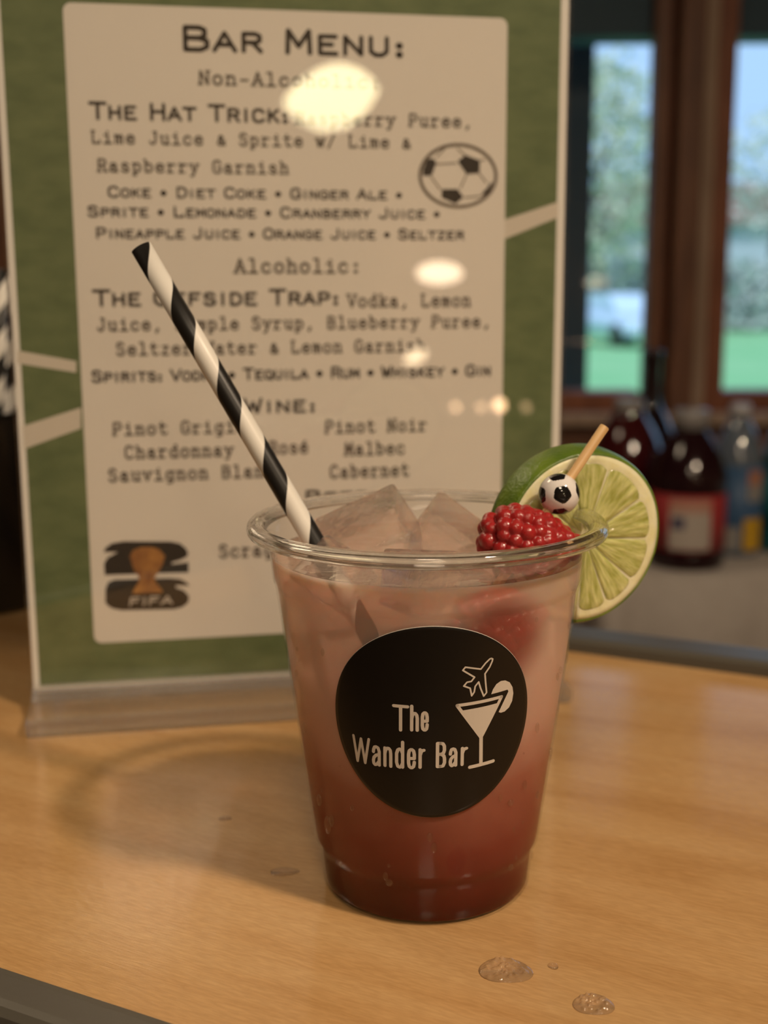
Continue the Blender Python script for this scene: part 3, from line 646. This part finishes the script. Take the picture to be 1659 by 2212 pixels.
# ------------------------------------------------------------------ ice
ICE = glassmix('ice', 1.31, .42, .005, (1, .99, .98), .0, (190, .3, .002))
def ice(loc, rot, size, label, seed):
    rs = np.random.RandomState(seed); bm = bmesh.new(); bmesh.ops.create_cube(bm, size=1); 
    for v in bm.verts: v.co = Vector((v.co.x*size[0], v.co.y*size[1], v.co.z*size[2]))+Vector(rs.uniform(-.0012, .0012, 3))
    bmesh.ops.bevel(bm, geom=list(bm.edges), offset=.0013, segments=3, affect='EDGES', profile=.5)
    o = obj('ice_cube', bm, ICE, None, True); o.location = loc; o.rotation_euler = [math.radians(a) for a in rot]
    tag(o, label, 'ice cube', 'ice in the cup'); return o
ice((-.0035, .3385, .0912), (30, -22, 16), (.025, .020, .020), 'large angular ice cube poking out of the drink right of the straw', 1)
ice((.0180, .3425, .0900), (40, 30, -20), (.019, .018, .020), 'ice cube floating at the back between the largest cube and the lime', 2)
ice((-.0140, .322, .0865), (15, 40, 40), (.014, .014, .015), 'small ice piece sunk at the left wall beside the straw', 3)
ice((.012, .297, .0890), (5, 12, 30), (.022, .018, .015), 'ice cube just under the surface at the front of the drink', 4)

# ------------------------------------------------------------------ straw
def strawmat():
    m, nt, N, L, B, O = newmat('striped_paper')
    tc = N.new('ShaderNodeTexCoord'); sp = N.new('ShaderNodeSeparateXYZ'); L.new(tc.outputs['Object'], sp.inputs[0])
    at = N.new('ShaderNodeMath'); at.operation = 'ARCTAN2'; L.new(sp.outputs['Y'], at.inputs[0]); L.new(sp.outputs['X'], at.inputs[1])
    a = N.new('ShaderNodeMath'); a.operation = 'MULTIPLY'; a.inputs[1].default_value = 1/(2*PI); L.new(at.outputs[0], a.inputs[0])
    z = N.new('ShaderNodeMath'); z.operation = 'MULTIPLY_ADD'; z.inputs[1].default_value = -1/.0252; L.new(sp.outputs['Z'], z.inputs[0]); L.new(a.outputs[0], z.inputs[2])
    ph = N.new('ShaderNodeMath'); ph.operation = 'ADD'; ph.inputs[1].default_value = STRAW_PHASE; L.new(z.outputs[0], ph.inputs[0])
    fr = N.new('ShaderNodeMath'); fr.operation = 'FRACT'; L.new(ph.outputs[0], fr.inputs[0])
    gt = N.new('ShaderNodeMath'); gt.operation = 'GREATER_THAN'; gt.inputs[1].default_value = .5; L.new(fr.outputs[0], gt.inputs[0])
    mx = N.new('ShaderNodeMix'); mx.data_type = 'RGBA'; L.new(gt.outputs[0], mx.inputs[0]); mx.inputs[6].default_value = (.80, .77, .71, 1); mx.inputs[7].default_value = (.012, .011, .010, 1)
    L.new(mx.outputs[2], B.inputs['Base Color']); B.inputs['Roughness'].default_value = .38; return m
STRAW_PHASE = .60
STRAWM = strawmat()
def straw_mesh(length, r=.00298):
    bm = bmesh.new(); n = 48
    lathe(bm, [(r, 0), (r, length*.25), (r, length*.5), (r, length*.75), (r, length), (r-.0004, length), (r-.0004, length*.5), (r-.0004, 0)], n, close=True)
    bmesh.ops.recalc_face_normals(bm, faces=bm.faces); me = bpy.data.meshes.new('drinking_straw'); bm.to_mesh(me); bm.free()
    me.materials.append(STRAWM)
    for p in me.polygons: p.use_smooth = True
    return me
A_ = Vector((-.0186, .3285, .0925)); T_ = Vector((-.0677, .343, .1756)); dv = (T_-A_).normalized()
foot = A_-dv*.050
o = bpy.data.objects.new('drinking_straw', straw_mesh((T_-foot).length)); C.objects.link(o); o.location = foot; o.rotation_mode = 'QUATERNION'; o.rotation_quaternion = dv.to_track_quat('Z', 'Y')
tag(o, 'black and white spiral-striped paper straw leaning left out of the cup', 'straw')

# ------------------------------------------------------------------ lime wheel on the rim
def fleshmat():
    m, nt, N, L, B, O = newmat('lime_flesh')
    tc = N.new('ShaderNodeTexCoord'); sp = N.new('ShaderNodeSeparateXYZ'); L.new(tc.outputs['Object'], sp.inputs[0])
    at = N.new('ShaderNodeMath'); at.operation = 'ARCTAN2'; L.new(sp.outputs['Z'], at.inputs[0]); L.new(sp.outputs['X'], at.inputs[1])
    ln = N.new('ShaderNodeVectorMath'); ln.operation = 'LENGTH'; L.new(tc.outputs['Object'], ln.inputs[0])
    cb = N.new('ShaderNodeCombineXYZ'); m1 = N.new('ShaderNodeMath'); m1.operation = 'MULTIPLY'; m1.inputs[1].default_value = 5.5; L.new(at.outputs[0], m1.inputs[0])
    m2 = N.new('ShaderNodeMath'); m2.operation = 'MULTIPLY'; m2.inputs[1].default_value = 75; L.new(ln.outputs['Value'], m2.inputs[0]); L.new(m1.outputs[0], cb.inputs[0]); L.new(m2.outputs[0], cb.inputs[1])
    nz = N.new('ShaderNodeTexNoise'); nz.inputs['Scale'].default_value = 2.2; nz.inputs['Detail'].default_value = 3; L.new(cb.outputs[0], nz.inputs['Vector'])
    rp = N.new('ShaderNodeValToRGB'); e = rp.color_ramp.elements; e[0].position, e[0].color = .32, (.34, .36, .085, 1); e[1].position, e[1].color = .74, (.70, .69, .33, 1)
    L.new(nz.outputs['Fac'], rp.inputs[0]); L.new(rp.outputs[0], B.inputs['Base Color'])
    B.inputs['Roughness'].default_value = .14; B.inputs['Coat Weight'].default_value = .4; B.inputs['Subsurface Weight'].default_value = .6; B.inputs['Subsurface Radius'].default_value = (.003, .003, .001); B.inputs['Subsurface Scale'].default_value = 1
    bp = N.new('ShaderNodeBump'); bp.inputs['Strength'].default_value = .55; bp.inputs['Distance'].default_value = .0011; L.new(nz.outputs['Fac'], bp.inputs['Height']); L.new(bp.outputs[0], B.inputs['Normal'])
    return m
FLESH = fleshmat()
PITH = pm('lime_pith', (.80, .77, .52), .4, sss=.5, sssr=(.003, .003, .0015), noise=(240, (.74, .70, .40), 3), bump=(500, .3, .0006))
RIND = pm('lime_rind', (.15, .225, .022), .30, noise=(90, (.075, .135, .016), 5), bump=(900, .35, .0008))
LC = Vector((.0550, .335, .0946)); LA = math.radians(21); LT_ = .0095
lime = empty('lime_wheel', LC, LA); tag(lime, 'thick lime slice slotted on the right of the cup rim', 'lime')
RF, RB = .0243, .0262
SL = math.radians(-97); SG = .03   # slit that the cup wall sits in
nA = 120
def lime_lathe(prof, name, mat):
    bm = bmesh.new(); cols = []
    for k in range(nA+1):
        a = SL+SG+(2*PI-2*SG)*k/nA
        wob = 1+.012*math.sin(2*a+.6)+.008*math.sin(3*a)
        cols.append([bm.verts.new((r*wob*math.cos(a), y, r*wob*math.sin(a))) for r, y in prof])
    for A, B in zip(cols[:-1], cols[1:]):
        for i in range(len(prof)-1): bm.faces.new((A[i], A[i+1], B[i+1], B[i]))
    for cc in (cols[0], cols[-1]):
        try: bm.faces.new(cc)
        except ValueError: pass
    bmesh.ops.remove_doubles(bm, verts=bm.verts, dist=1e-6); bmesh.ops.recalc_face_normals(bm, faces=bm.faces)
    return obj(name, bm, mat, lime, True)
h = LT_/2
lime_lathe([(RF-.0006, -h+.0001), (RF-.0001, -h), (RF+.0003, -h+.0006), (RF+.0009, -h+.002), (RF+.0015, 0), (RB-.0001, h-.002), (RB, h-.0008), (RB-.0004, h), (RB-.0014, h)], 'rind', RIND)
lime_lathe([(.0006, -h+.0003), (.006, -h+.0003), (.012, -h+.0003), (.018, -h+.0002), (RF-.0020, -h), (RF-.0005, -h+.0001), (RB-.0012, h-.0003), (.018, h-.0003), (.010, h-.0003), (.0006, h-.0003)], 'pith', PITH)
# flesh segments: (start, end) degrees seen from the front, 0 = right, anticlockwise
SEG = [(-4, 28), (30, 69), (71, 103), (105, 140), (142, 184), (186, 224), (226, 260), (266, 290), (292, 318), (320, 354)]
for a0, a1 in SEG:
    bm = bmesh.new(); a0r, a1r = math.radians(a0), math.radians(a1); am = (a0r+a1r)/2; half = (a1r-a0r)/2
    rin, rout = .0022, RF-.0030
    outl = []
    for k in range(13):
        t = -1+2*k/12; rr = rout-.0012*abs(t)**5; outl.append((am+half*t, rr))
    for k in range(1, 6):
        rr = rout-.0012-(rout-.0012-rin)*k/6; outl.append((am+half, rr))
    outl.append((am, rin))
    for k in range(5, 0, -1):
        rr = rout-.0012-(rout-.0012-rin)*k/6; outl.append((am-half, rr))
    P = [Vector((r*math.cos(a), 0, r*math.sin(a))) for a, r in outl]; cen = Vector((.0128*math.cos(am), 0, .0128*math.sin(am)))
    rings = []
    for s, y in ((1.0, -h+.0003), (.985, -h+.00005), (.94, -h-.0001), (.6, -h-.00015), (.3, -h-.00015)):
        rings.append([bm.verts.new(cen+(p-cen)*s+Vector((0, y, 0))) for p in P])
    for A, B in zip(rings[:-1], rings[1:]):
        for k in range(len(P)): j = (k+1) % len(P); bm.faces.new((A[k], B[k], B[j], A[j]))
    bm.faces.new(rings[-1]); bmesh.ops.recalc_face_normals(bm, faces=bm.faces)
    obj('flesh_segment', bm, FLESH, lime, True)
# ------------------------------------------------------------------ pick, bead, raspberries
TIP = Vector((-.0118, .2985, .0258)); BEAD = Vector((.0473, .3185, .1092)); pd = (BEAD-TIP).normalized()
PTOP = BEAD+pd*.0222
BAMB = pm('bamboo', (.66, .43, .20), .5, noise=(60, (.55, .34, .15), 4, (14, 14, 1)))
q_ = pd.to_track_quat('Z', 'Y')
pick = empty('cocktail_pick', TIP); pick.rotation_mode = 'QUATERNION'; pick.rotation_quaternion = q_
tag(pick, 'bamboo pick with a little football bead, standing through the raspberry', 'cocktail pick')
Lp = (PTOP-TIP).length; Lb = (BEAD-TIP).length
bm = bmesh.new(); tube(bm, [(0, 0, 0), (0, 0, .006), (0, 0, .03), (0, 0, Lp-.0002), (0, 0, Lp)], [.0003, .0009, .00125, .00135, .0012], 20); obj('stick', bm, BAMB, pick, True)
BEADW = pm('bead_white', (.78, .74, .72), .12, coat=.6); BEADB = pm('bead_black', (.008, .008, .008), .08, coat=.6)
bm = bmesh.new(); bmesh.ops.create_uvsphere(bm, u_segments=64, v_segments=40, radius=.0056)
qi = q_.inverted()
toC = (Vector((0, 0, CAM_H))-BEAD).normalized(); rx = Vector((0, 0, 1)).cross(toC).normalized(); uy = toC.cross(rx)
def camdir(deg, tilt): return toC*math.cos(tilt)+(rx*math.cos(math.radians(deg))+uy*math.sin(math.radians(deg)))*math.sin(tilt)
front = camdir(-8, .17)
dirs = [(front, 96, 35)]+[(camdir(a, t), a+rot, s) for a, t, rot, s in ((97, 1.12, 180, 33), (185, 1.10, 180, 33), (274, 1.15, 180, 31), (12, 1.38, 180, 33), (140, 2.1, 0, 25), (230, 2.1, 0, 25), (320, 2.1, 0, 25), (50, 2.1, 0, 25), (0, PI, 0, 27))]
for d, rot, s in dirs:
    ax = (rx-d*rx.dot(d)).normalized(); ay = d.cross(ax); R0 = .00564; nseg = 40
    c = bm.verts.new(qi @ (d*R0)); prev = [c]
    rings = []
    for fr in (.33, .66, 1.0):
        ring = []
        for k in range(nseg):
            a = 2*PI*k/nseg; aa = (a-math.radians(rot)+PI/5) % (2*PI/5)-PI/5
            rad = math.cos(PI/5)/math.cos(aa); rad = min(rad, .93)*math.radians(s)*fr
            ring.append(bm.verts.new(qi @ ((d*math.cos(rad)+(ax*math.cos(a)+ay*math.sin(a))*math.sin(rad))*(R0 if fr < 1 else 0.00559))))
        rings.append(ring)
    fs = [bm.faces.new((c, rings[0][k], rings[0][(k+1) % nseg])) for k in range(nseg)]
    for A, B in zip(rings[:-1], rings[1:]): fs += [bm.faces.new((A[k], B[k], B[(k+1) % nseg], A[(k+1) % nseg])) for k in range(nseg)]
    for f in fs: f.material_index = 1
bd = obj('football_bead', bm, [BEADW, BEADB], pick, True); bd.location = (0, 0, Lb); bd['label'] = 'round white glass bead with black pentagons'

RASP = pm('raspberry_flesh', (.34, .016, .018), .26, sss=.5, sssr=(.003, .0006, .0005), coat=.25, noise=(420, (.33, .022, .022), 5), bump=(1600, .25, .0005))
HAIR = pm('raspberry_hair', (.16, .06, .03), .6)
def raspberry(loc, rot, L_, R_, label, seed):
    rs = np.random.RandomState(seed); bm = bmesh.new()
    def rad(t): return R_*(math.sin(PI*min(max(t, .0), 1)**.72*.98+.03))**.62
    nrow = 9
    for i in range(nrow):
        t = (i+.5)/nrow; r = rad(t); m = max(5, int(round(2*PI*r/(.0037)))) if i not in (0, nrow-1) else 6
        for k in range(m):
            a = 2*PI*(k+.5*(i % 2))/m+rs.uniform(-.12, .12); s = .00222*rs.uniform(.88, 1.14)
            p = Vector((-L_/2+L_*t+rs.uniform(-.0004, .0004), (r-.0013)*math.cos(a), (r-.0013)*math.sin(a)))
            bmesh.ops.create_icosphere(bm, subdivisions=3, radius=s, matrix=Matrix.Translation(p))
    for k in range(4):
        a = PI/2*k; bmesh.ops.create_icosphere(bm, subdivisions=3, radius=.0024, matrix=Matrix.Translation((-L_/2+.0008, .0028*math.cos(a), .0028*math.sin(a))))
    core = bmesh.ops.create_uvsphere(bm, u_segments=32, v_segments=20, radius=1)['verts']
    for v in core: v.co = Vector((v.co.x*L_*.455, v.co.y*R_*.90, v.co.z*R_*.90))
    o = obj('raspberry', bm, RASP, None, True); o.location = loc; o.rotation_euler = [math.radians(a) for a in rot]
    rm = o.modifiers.new('remesh', 'REMESH'); rm.mode = 'VOXEL'; rm.voxel_size = .00024; rm.use_smooth_shade = True
    sm = o.modifiers.new('smooth', 'SMOOTH'); sm.factor = .5; sm.iterations = 3
    bm = bmesh.new()
    for k in range(16):
        t = rs.uniform(.1, .9); a = rs.uniform(0, 2*PI); r = rad(t)+.0006; p = Vector((-L_/2+L_*t, r*math.cos(a), r*math.sin(a))); d = Vector((rs.uniform(-.4, .4), math.cos(a), math.sin(a)))
        tube(bm, [p, p+d*.0012, p+d*.0022+Vector((.0005, 0, 0))], [.00005, .00004, .00002], 5)
    obj('hairs', bm, HAIR, o); tag(o, label, 'raspberry', 'raspberries on the pick'); return o
f1 = TIP+pd*((BEAD-TIP).length-.0158)
raspberry(f1+Vector((.0012, -.001, .0006)), (20, 10, 3), .0262, .0088, 'red raspberry on the pick above the rim, in front of the lime', 4)
f2 = TIP+pd*((BEAD-TIP).length-.0395)
raspberry(Vector((.0290, .2965, .0795)), (70, -12, 12), .024, .0090, 'raspberry sunk in the drink below the floating one, seen blurred through the cup', 9)

# ------------------------------------------------------------------ water on the table
WATER = clear('water_bubbly_caustic', (.99, .97, .95), .05, .05, milk=.30, milkcol=(.70, .46, .25), k=.6); WATERS = clear('water_tan_caustic', (.99, .97, .95), .03, .05, milk=.12, milkcol=(.75, .52, .30), k=.6)  # tan milk paints in the light the drops focus on the table
def drop(x, y, rx_, ry_, hgt, ang, label, mat, seed, bub=0):
    rs = np.random.RandomState(seed); bm = bmesh.new(); n = 72; rings = []
    wob = [1+.07*math.sin(2*2*PI*k/n+seed)+.05*math.sin(3*2*PI*k/n+2*seed) for k in range(n)]
    B_ = [(rs.uniform(0, .82)**.6, rs.uniform(0, 2*PI), rs.uniform(.07, .13)) for _ in range(bub)]
    B_ = [(q*math.cos(a), q*math.sin(a), s) for q, a, s in B_]
    def hz(u, v):
        h_ = (1-min(1, u*u+v*v)**2.2)
        e = max([0]+[math.sqrt(max(0, 1-((u-a)**2+(v-b)**2)/s**2)) for a, b, s in B_])
        return hgt*h_+.0006*e
    rings.append([bm.verts.new((rx_*wob[k]*math.cos(2*PI*k/n), ry_*wob[k]*math.sin(2*PI*k/n), 0)) for k in range(n)])
    for i in range(1, 22):
        fr = 1-.046*i
        rings.append([bm.verts.new((rx_*fr*wob[k]*math.cos(2*PI*k/n), ry_*fr*wob[k]*math.sin(2*PI*k/n), hz(fr*math.cos(2*PI*k/n), fr*math.sin(2*PI*k/n)))) for k in range(n)])
    for A, B in zip(rings[:-1], rings[1:]):
        for k in range(n): bm.faces.new((A[k], A[(k+1) % n], B[(k+1) % n], B[k]))
    bm.faces.new(rings[-1]); bm.faces.new(rings[0][::-1])
    o = obj('water_drop', bm, mat, None, True); o.location = (x, y, .00005); o.rotation_euler = (0, 0, math.radians(ang)); tag(o, label, 'water drop', 'drops on the bar table'); return o
drop(.0291, .267, .0062, .0059, .00055, -20, 'bubbly oval water splash on the table in front of the cup', WATER, 1, 60)
drop(.0481, .2527, .0045, .0046, .00055, 10, 'bubbly round water splash nearest the lower right corner', WATER, 2, 40)
drop(.0410, .2687, .0013, .0014, .0007, 0, 'tiny water drop right of the oval splash', WATERS, 3)
drop(-.0290, .3183, .0044, .0026, .0004, 8, 'flat water drop on the table left of the cup base', WATERS, 4)
drop(-.0505, .3539, .0022, .0016, .0004, 0, 'small drop in the cup shadow, farther left of the cup', WATERS, 5)

# ------------------------------------------------------------------ straws in a dark jar behind the menu
JARM = pm('dark_jar', (.012, .011, .010), .25, coat=.3)
jar = empty('straw_jar', (-.2235, .630, 0)); tag(jar, 'dark jar of spare striped straws, mostly hidden behind the menu stand', 'jar')
bm = bmesh.new(); lathe(bm, [(0, 0), (.040, 0), (.043, .003), (.046, .10), (.0465, .104), (.0445, .104), (.0415, .006), (0, .005)], 48); bmesh.ops.recalc_face_normals(bm, faces=bm.faces); obj('body', bm, JARM, jar, True)
spare = straw_mesh(.170)
SP = [(.026, .006, .07, .03, 0), (.018, .022, .05, -.04, 40), (.027, -.012, .11, .0, 80), (.006, -.024, .02, .05, 130), (.013, -.002, .06, .02, 170), (-.01, .02, -.05, .04, 220), (-.02, -.008, -.08, -.03, 260), (.0, .012, .03, -.06, 300), (-.026, .012, -.12, .05, 20), (.02, -.024, .05, .09, 330)]
for x, y, tx, ty, rz in SP:
    o = bpy.data.objects.new('drinking_straw', spare); C.objects.link(o); o.location = (-.2235+x*.8, .630+y*.8, .0065)
    o.rotation_euler = Euler((-ty, tx, math.radians(rz)), 'XYZ'); tag(o, 'striped paper straw standing in the dark jar behind the menu', 'straw', 'spare straws in the jar')

# ------------------------------------------------------------------ back table, cloth and bottles
BZ = -.262
t = empty('folding_table', (1.0, 2.1, FZ)); tag(t, 'folding table under a grey-tan cloth by the windows', 'table')
boxo('tabletop', (-.66, .85, -.29, .33, BZ-.03-FZ, BZ-.004-FZ), pm('table_grey', (.4, .4, .4), .6), t)
for x in (-.55, .75):
    for y in (-.22, .27): boxo('leg', (x-.015, x+.015, y-.015, y+.015, 0, BZ-.03-FZ), STEEL, t)
CLOTH = pm('grey_tan_cloth', (.44, .40, .37), .85, noise=(60, (.41, .37, .34), 3))
bm = bmesh.new(); per = []
x0, x1, y0, y1 = .335, 1.86, 1.795, 2.44
def side(a, b, n): return [(a[0]+(b[0]-a[0])*k/n, a[1]+(b[1]-a[1])*k/n) for k in range(n)]
loop = side((x0, y0), (x1, y0), 140)+side((x1, y0), (x1, y1), 50)+side((x1, y1), (x0, y1), 140)+side((x0, y1), (x0, y0), 50)
rows = []
for i, z in enumerate((BZ, BZ-.006, BZ-.1, BZ-.25, BZ-.45, BZ-.62)):
    r = []
    for k, (x, y) in enumerate(loop):
        nx, ny = ((0, -1) if y == y0 else (1, 0) if x == x1 else (0, 1) if y == y1 else (-1, 0)); w = (.004+.012*i*(.5+.5*math.sin(k*.55+math.sin(k*.21)*2)))*(i > 0)
        r.append(bm.verts.new((x+nx*w, y+ny*w, z)))
    rows.append(r)
n = len(loop)
for A, B in zip(rows[:-1], rows[1:]):
    for k in range(n): bm.faces.new((A[k], B[k], B[(k+1) % n], A[(k+1) % n]))
bm.faces.new(rows[0]); bmesh.ops.recalc_face_normals(bm, faces=bm.faces)
cl = obj('tablecloth', bm, CLOTH, None, True); tag(cl, 'grey-tan cloth draped over the table by the windows', 'tablecloth')
def bottle(name, loc, prof, label, cat, mat, cap=None, lab=None, group='bottles by the windows', patches=(), neck=None):
    b = empty(name, loc); tag(b, label, cat, group)
    bm = bmesh.new(); lathe(bm, smoothprof(prof, 4), 48); bmesh.ops.recalc_face_normals(bm, faces=bm.faces); obj('body', bm, mat, b, True)
    if cap:
        r, z0, z1, cm = cap; bm = bmesh.new(); lathe(bm, [(0, z0), (r, z0), (r, z1-.002), (r-.002, z1), (0, z1)], 32); bmesh.ops.recalc_face_normals(bm, faces=bm.faces); obj('cap', bm, cm, b, True)
    if lab:
        r, z0, z1, lm = lab; bm = bmesh.new(); lathe(bm, [(r-.0008, z0), (r, z0), (r, z1), (r-.0008, z1)], 64); lo = obj('label_wrap', bm, lm, b, True)
        for a0, a1, p0, p1, m_ in patches:
            bm = bmesh.new(); nn = 16; q = [[bm.verts.new(((r+.0006)*math.sin(a), -(r+.0006)*math.cos(a), z)) for a in [math.radians(a0+(a1-a0)*k/nn) for k in range(nn+1)]] for z in (p0, p1)]
            for k in range(nn): bm.faces.new((q[0][k], q[0][k+1], q[1][k+1], q[1][k]))
            obj('label_print', bm, m_, lo, True)
    return b
JUICE = pm('dark_red_juice_bottle', (.016, .004, .007), .12, coat=.35); JUICE2 = pm('red_juice_bottle', (.05, .006, .008), .12, coat=.35)
CAPG = pm('clear_grey_cap', (.30, .29, .29), .25); CAPW = pm('pale_cap', (.50, .50, .52), .3)
RED = pm('label_red', (.36, .035, .04), .5); WHT = pm('label_white', (.46, .41, .37), .5); PINKL = pm('label_pink', (.48, .26, .20), .5); NAVY = pm('label_navy', (.05, .05, .12), .5)
YEL = pm('label_yellow', (.55, .33, .02), .5); BLU = pm('label_blue', (.05, .12, .25), .5); ORG = pm('label_orange', (.42, .20, .13), .5); GRY = pm('label_grey', (.28, .27, .26), .5)
CLEARB = pm('clear_blue_bottle', (.20, .25, .32), .08, coat=1, trans=.4); TEALB = pm('teal_bottle', (.02, .16, .17), .12, coat=.9); GLN = pm('clear_neck', (.34, .34, .38), .08, coat=1)
JP = [(0, 0), (.050, 0), (.0575, .006), (.0585, .02), (.0575, .03), (.0575, .125), (.0585, .135), (.057, .150), (.050, .170), (.040, .190), (.030, .206), (.0235, .213), (.0225, .222), (0, .222)]
bottle('juice_bottle', (.478, 1.852, BZ+.0005), JP, 'big dark red juice bottle with a red and white label, right of the lime', 'bottle', JUICE, (.0265, .216, .246, CAPG), (.0582, .030, .118, RED),
       patches=[(-42, 22, .034, .092, WHT), (-42, 22, .092, .112, PINKL), (-38, -18, .066, .084, NAVY)])
bottle('juice_bottle', (.408, 1.985, BZ+.0005), [(0, 0), (.050, 0), (.056, .006), (.056, .02), (.056, .15), (.053, .175), (.042, .20), (.028, .222), (.0225, .232), (0, .234)], 'red juice bottle with a pale cap standing behind the lime', 'bottle', JUICE2, (.025, .226, .250, CAPG), None)
bottle('wine_bottle', (.470, 2.10, BZ+.0005), [(0, 0), (.034, 0), (.0375, .004), (.0375, .17), (.036, .19), (.025, .215), (.016, .235), (.0145, .30), (.0155, .305), (.0155, .325), (0, .325)], 'tall dark wine bottle, its neck rising in front of the window post', 'bottle', pm('wine_glass', (.012, .006, .010), .12, coat=.5), None, None)
bottle('soda_bottle', (.578, 1.935, BZ+.0005), [(0, 0), (.034, 0), (.041, .006), (.0415, .03), (.040, .08), (.0415, .12), (.0405, .145), (.034, .175), (.023, .205), (.0155, .222), (.0145, .232), (0, .232)], 'clear soda bottle with blue label and a yellow patch, beside the big juice bottle', 'bottle', CLEARB, (.0165, .225, .246, CAPW), (.0425, .008, .150, BLU),
       patches=[(2, 50, .012, .064, YEL), (8, 52, .092, .118, GRY), (8, 48, .118, .142, ORG), (-50, -6, .012, .050, GRY)])
bottle('soda_bottle', (.668, 1.95, BZ+.0005), [(0, 0), (.034, 0), (.041, .006), (.042, .03), (.042, .15), (.040, .168), (.030, .2), (.018, .222), (.0145, .235), (0, .236)], 'teal green soda bottle at the right edge of the picture', 'bottle', TEALB, (.0165, .228, .25, CAPW), (.0425, .04, .13, pm('label_teal', (.02, .22, .24), .4)))

# ------------------------------------------------------------------ ceiling key and added fill lamps, then lamps seen as glints in the acrylic
LENS = pm('lamp_lens', (.8, .8, .8), .4, emit=((1, .80, .55), 9)); HOUS = pm('lamp_housing', (.5, .48, .44), .5)
for i, (lx, ly, w, rad) in enumerate(KEY_FILL_LAMPS):
    l = empty('key_fill_lamp', (lx, ly, CEIL)); tag(l, 'round ceiling lamp '+['ahead and right of the camera', 'added as fill overhead behind the camera', 'added as fill far behind the camera', 'added as fill above the left of the back room'][i], 'ceiling lamp', 'ceiling lamps')
    bm = bmesh.new(); lathe(bm, [(rad+.012, 0), (rad+.014, -.012), (rad+.010, -.016), (rad+.003, -.012), (rad+.002, 0)], 40, close=True); bmesh.ops.recalc_face_normals(bm, faces=bm.faces); obj('housing', bm, HOUS, l, True)
    bm = bmesh.new(); lathe(bm, [(0, -.004), (rad, -.004)], 40); obj('lens', bm, LENS, l)
def glow(name, col, s): return pm(name, (.8, .8, .8), .6, emit=(col, s))
pl_ = empty('pendant_lamp', (1.038, -2.824, .770)); tag(pl_, 'almond-shaped glowing pendant lamp mirrored at the top of the menu', 'pendant lamp')
bm = bmesh.new(); lathe(bm, [(0, -.105), (.05, -.098), (.10, -.07), (.135, -.03), (.15, 0), (.135, .03), (.10, .065), (.05, .092), (.012, .10), (0, .10)], 48)
for v in bm.verts: v.co.z += .16*v.co.x; v.co.x += .0; v.co.z *= (.62+.38*math.cos(max(-1.2, min(1.2, v.co.x/.15*.75-.45))))
bmesh.ops.recalc_face_normals(bm, faces=bm.faces); obj('lamp_shade', bm, glow('pendant_glow', (1, .86, .50), 12), pl_, True)
bm = bmesh.new(); tube(bm, [(0, 0, .07), (0, 0, CEIL-.755)], .004, 8); obj('cord', bm, BLACKP, pl_)
sc = empty('wall_sconce', (1.572, -3.208, .235)); tag(sc, 'small oval glowing wall lamp mirrored beside the word Alcoholic', 'wall lamp')
bm = bmesh.new(); bmesh.ops.create_uvsphere(bm, u_segments=32, v_segments=16, radius=1)
for v in bm.verts: v.co = Vector((v.co.x*.088, v.co.y*.05, v.co.z*.040))
obj('lamp_shade', bm, glow('sconce_glow', (1, .76, .52), 14), sc, True); boxo('bracket', (-.02, .02, -.192, -.03, -.015, .015), STEEL, sc)
cz = -.178
con = empty('console_table', (1.28, -2.26, FZ), .42); tag(con, 'dark console table with candles behind the camera', 'table')
boxo('tabletop', (-.32, .32, -.16, .14, cz-.03-FZ, cz-FZ), pm('console_dark', (.03, .02, .015), .5), con)
for x in (-.29, .29):
    for y in (-.13, .11): boxo('leg', (x-.02, x+.02, y-.02, y+.02, 0, cz-.03-FZ), BLACKP, con)
for k, (x, y, s) in enumerate([(1.156, -2.283, 9.0), (1.225, -2.257, 9.0), (1.293, -2.229, 7), (1.342, -2.208, 16), (1.412, -2.178, 5)]):
    cd = empty('tea_light', (x, y, cz)); tag(cd, ['first', 'second', 'third', 'brightest', 'dimmest'][k]+' glowing tea light of the row mirrored right of the word Wine', 'candle', 'tea lights on the console')
    r = .011 if k != 3 else .017
    bm = bmesh.new(); lathe(bm, [(0, 0), (r+.004, 0), (r+.005, .004), (r+.005, .005), (0, .005)], 24); bmesh.ops.recalc_face_normals(bm, faces=bm.faces); obj('holder', bm, STEEL, cd, True)
    bm = bmesh.new(); bmesh.ops.create_uvsphere(bm, u_segments=16, v_segments=10, radius=r, matrix=Matrix.Translation((0, 0, .005+r*.95))); obj('flame_globe', bm, glow('tea_glow', (1, .62, .33), s*1.5), cd, True)
tl_ = empty('table_lamp', (1.141, -2.36, cz)); tag(tl_, 'little table lamp on the console mirrored under the word Garnish', 'table lamp')
bm = bmesh.new(); tube(bm, [(0, 0, 0), (0, 0, .135)], .006, 10); bmesh.ops.create_cone(bm, cap_ends=True, segments=24, radius1=.03, radius2=.028, depth=.008, matrix=Matrix.Translation((0, 0, .004))); obj('stand', bm, STEEL, tl_)
bm = bmesh.new(); bmesh.ops.create_uvsphere(bm, u_segments=24, v_segments=14, radius=1)
for v in bm.verts: v.co = Vector((v.co.x*.032, v.co.y*.03, .158+v.co.z*.022+v.co.x*.012))
obj('lamp_shade', bm, glow('table_lamp_glow', (1, .75, .46), 12), tl_, True)
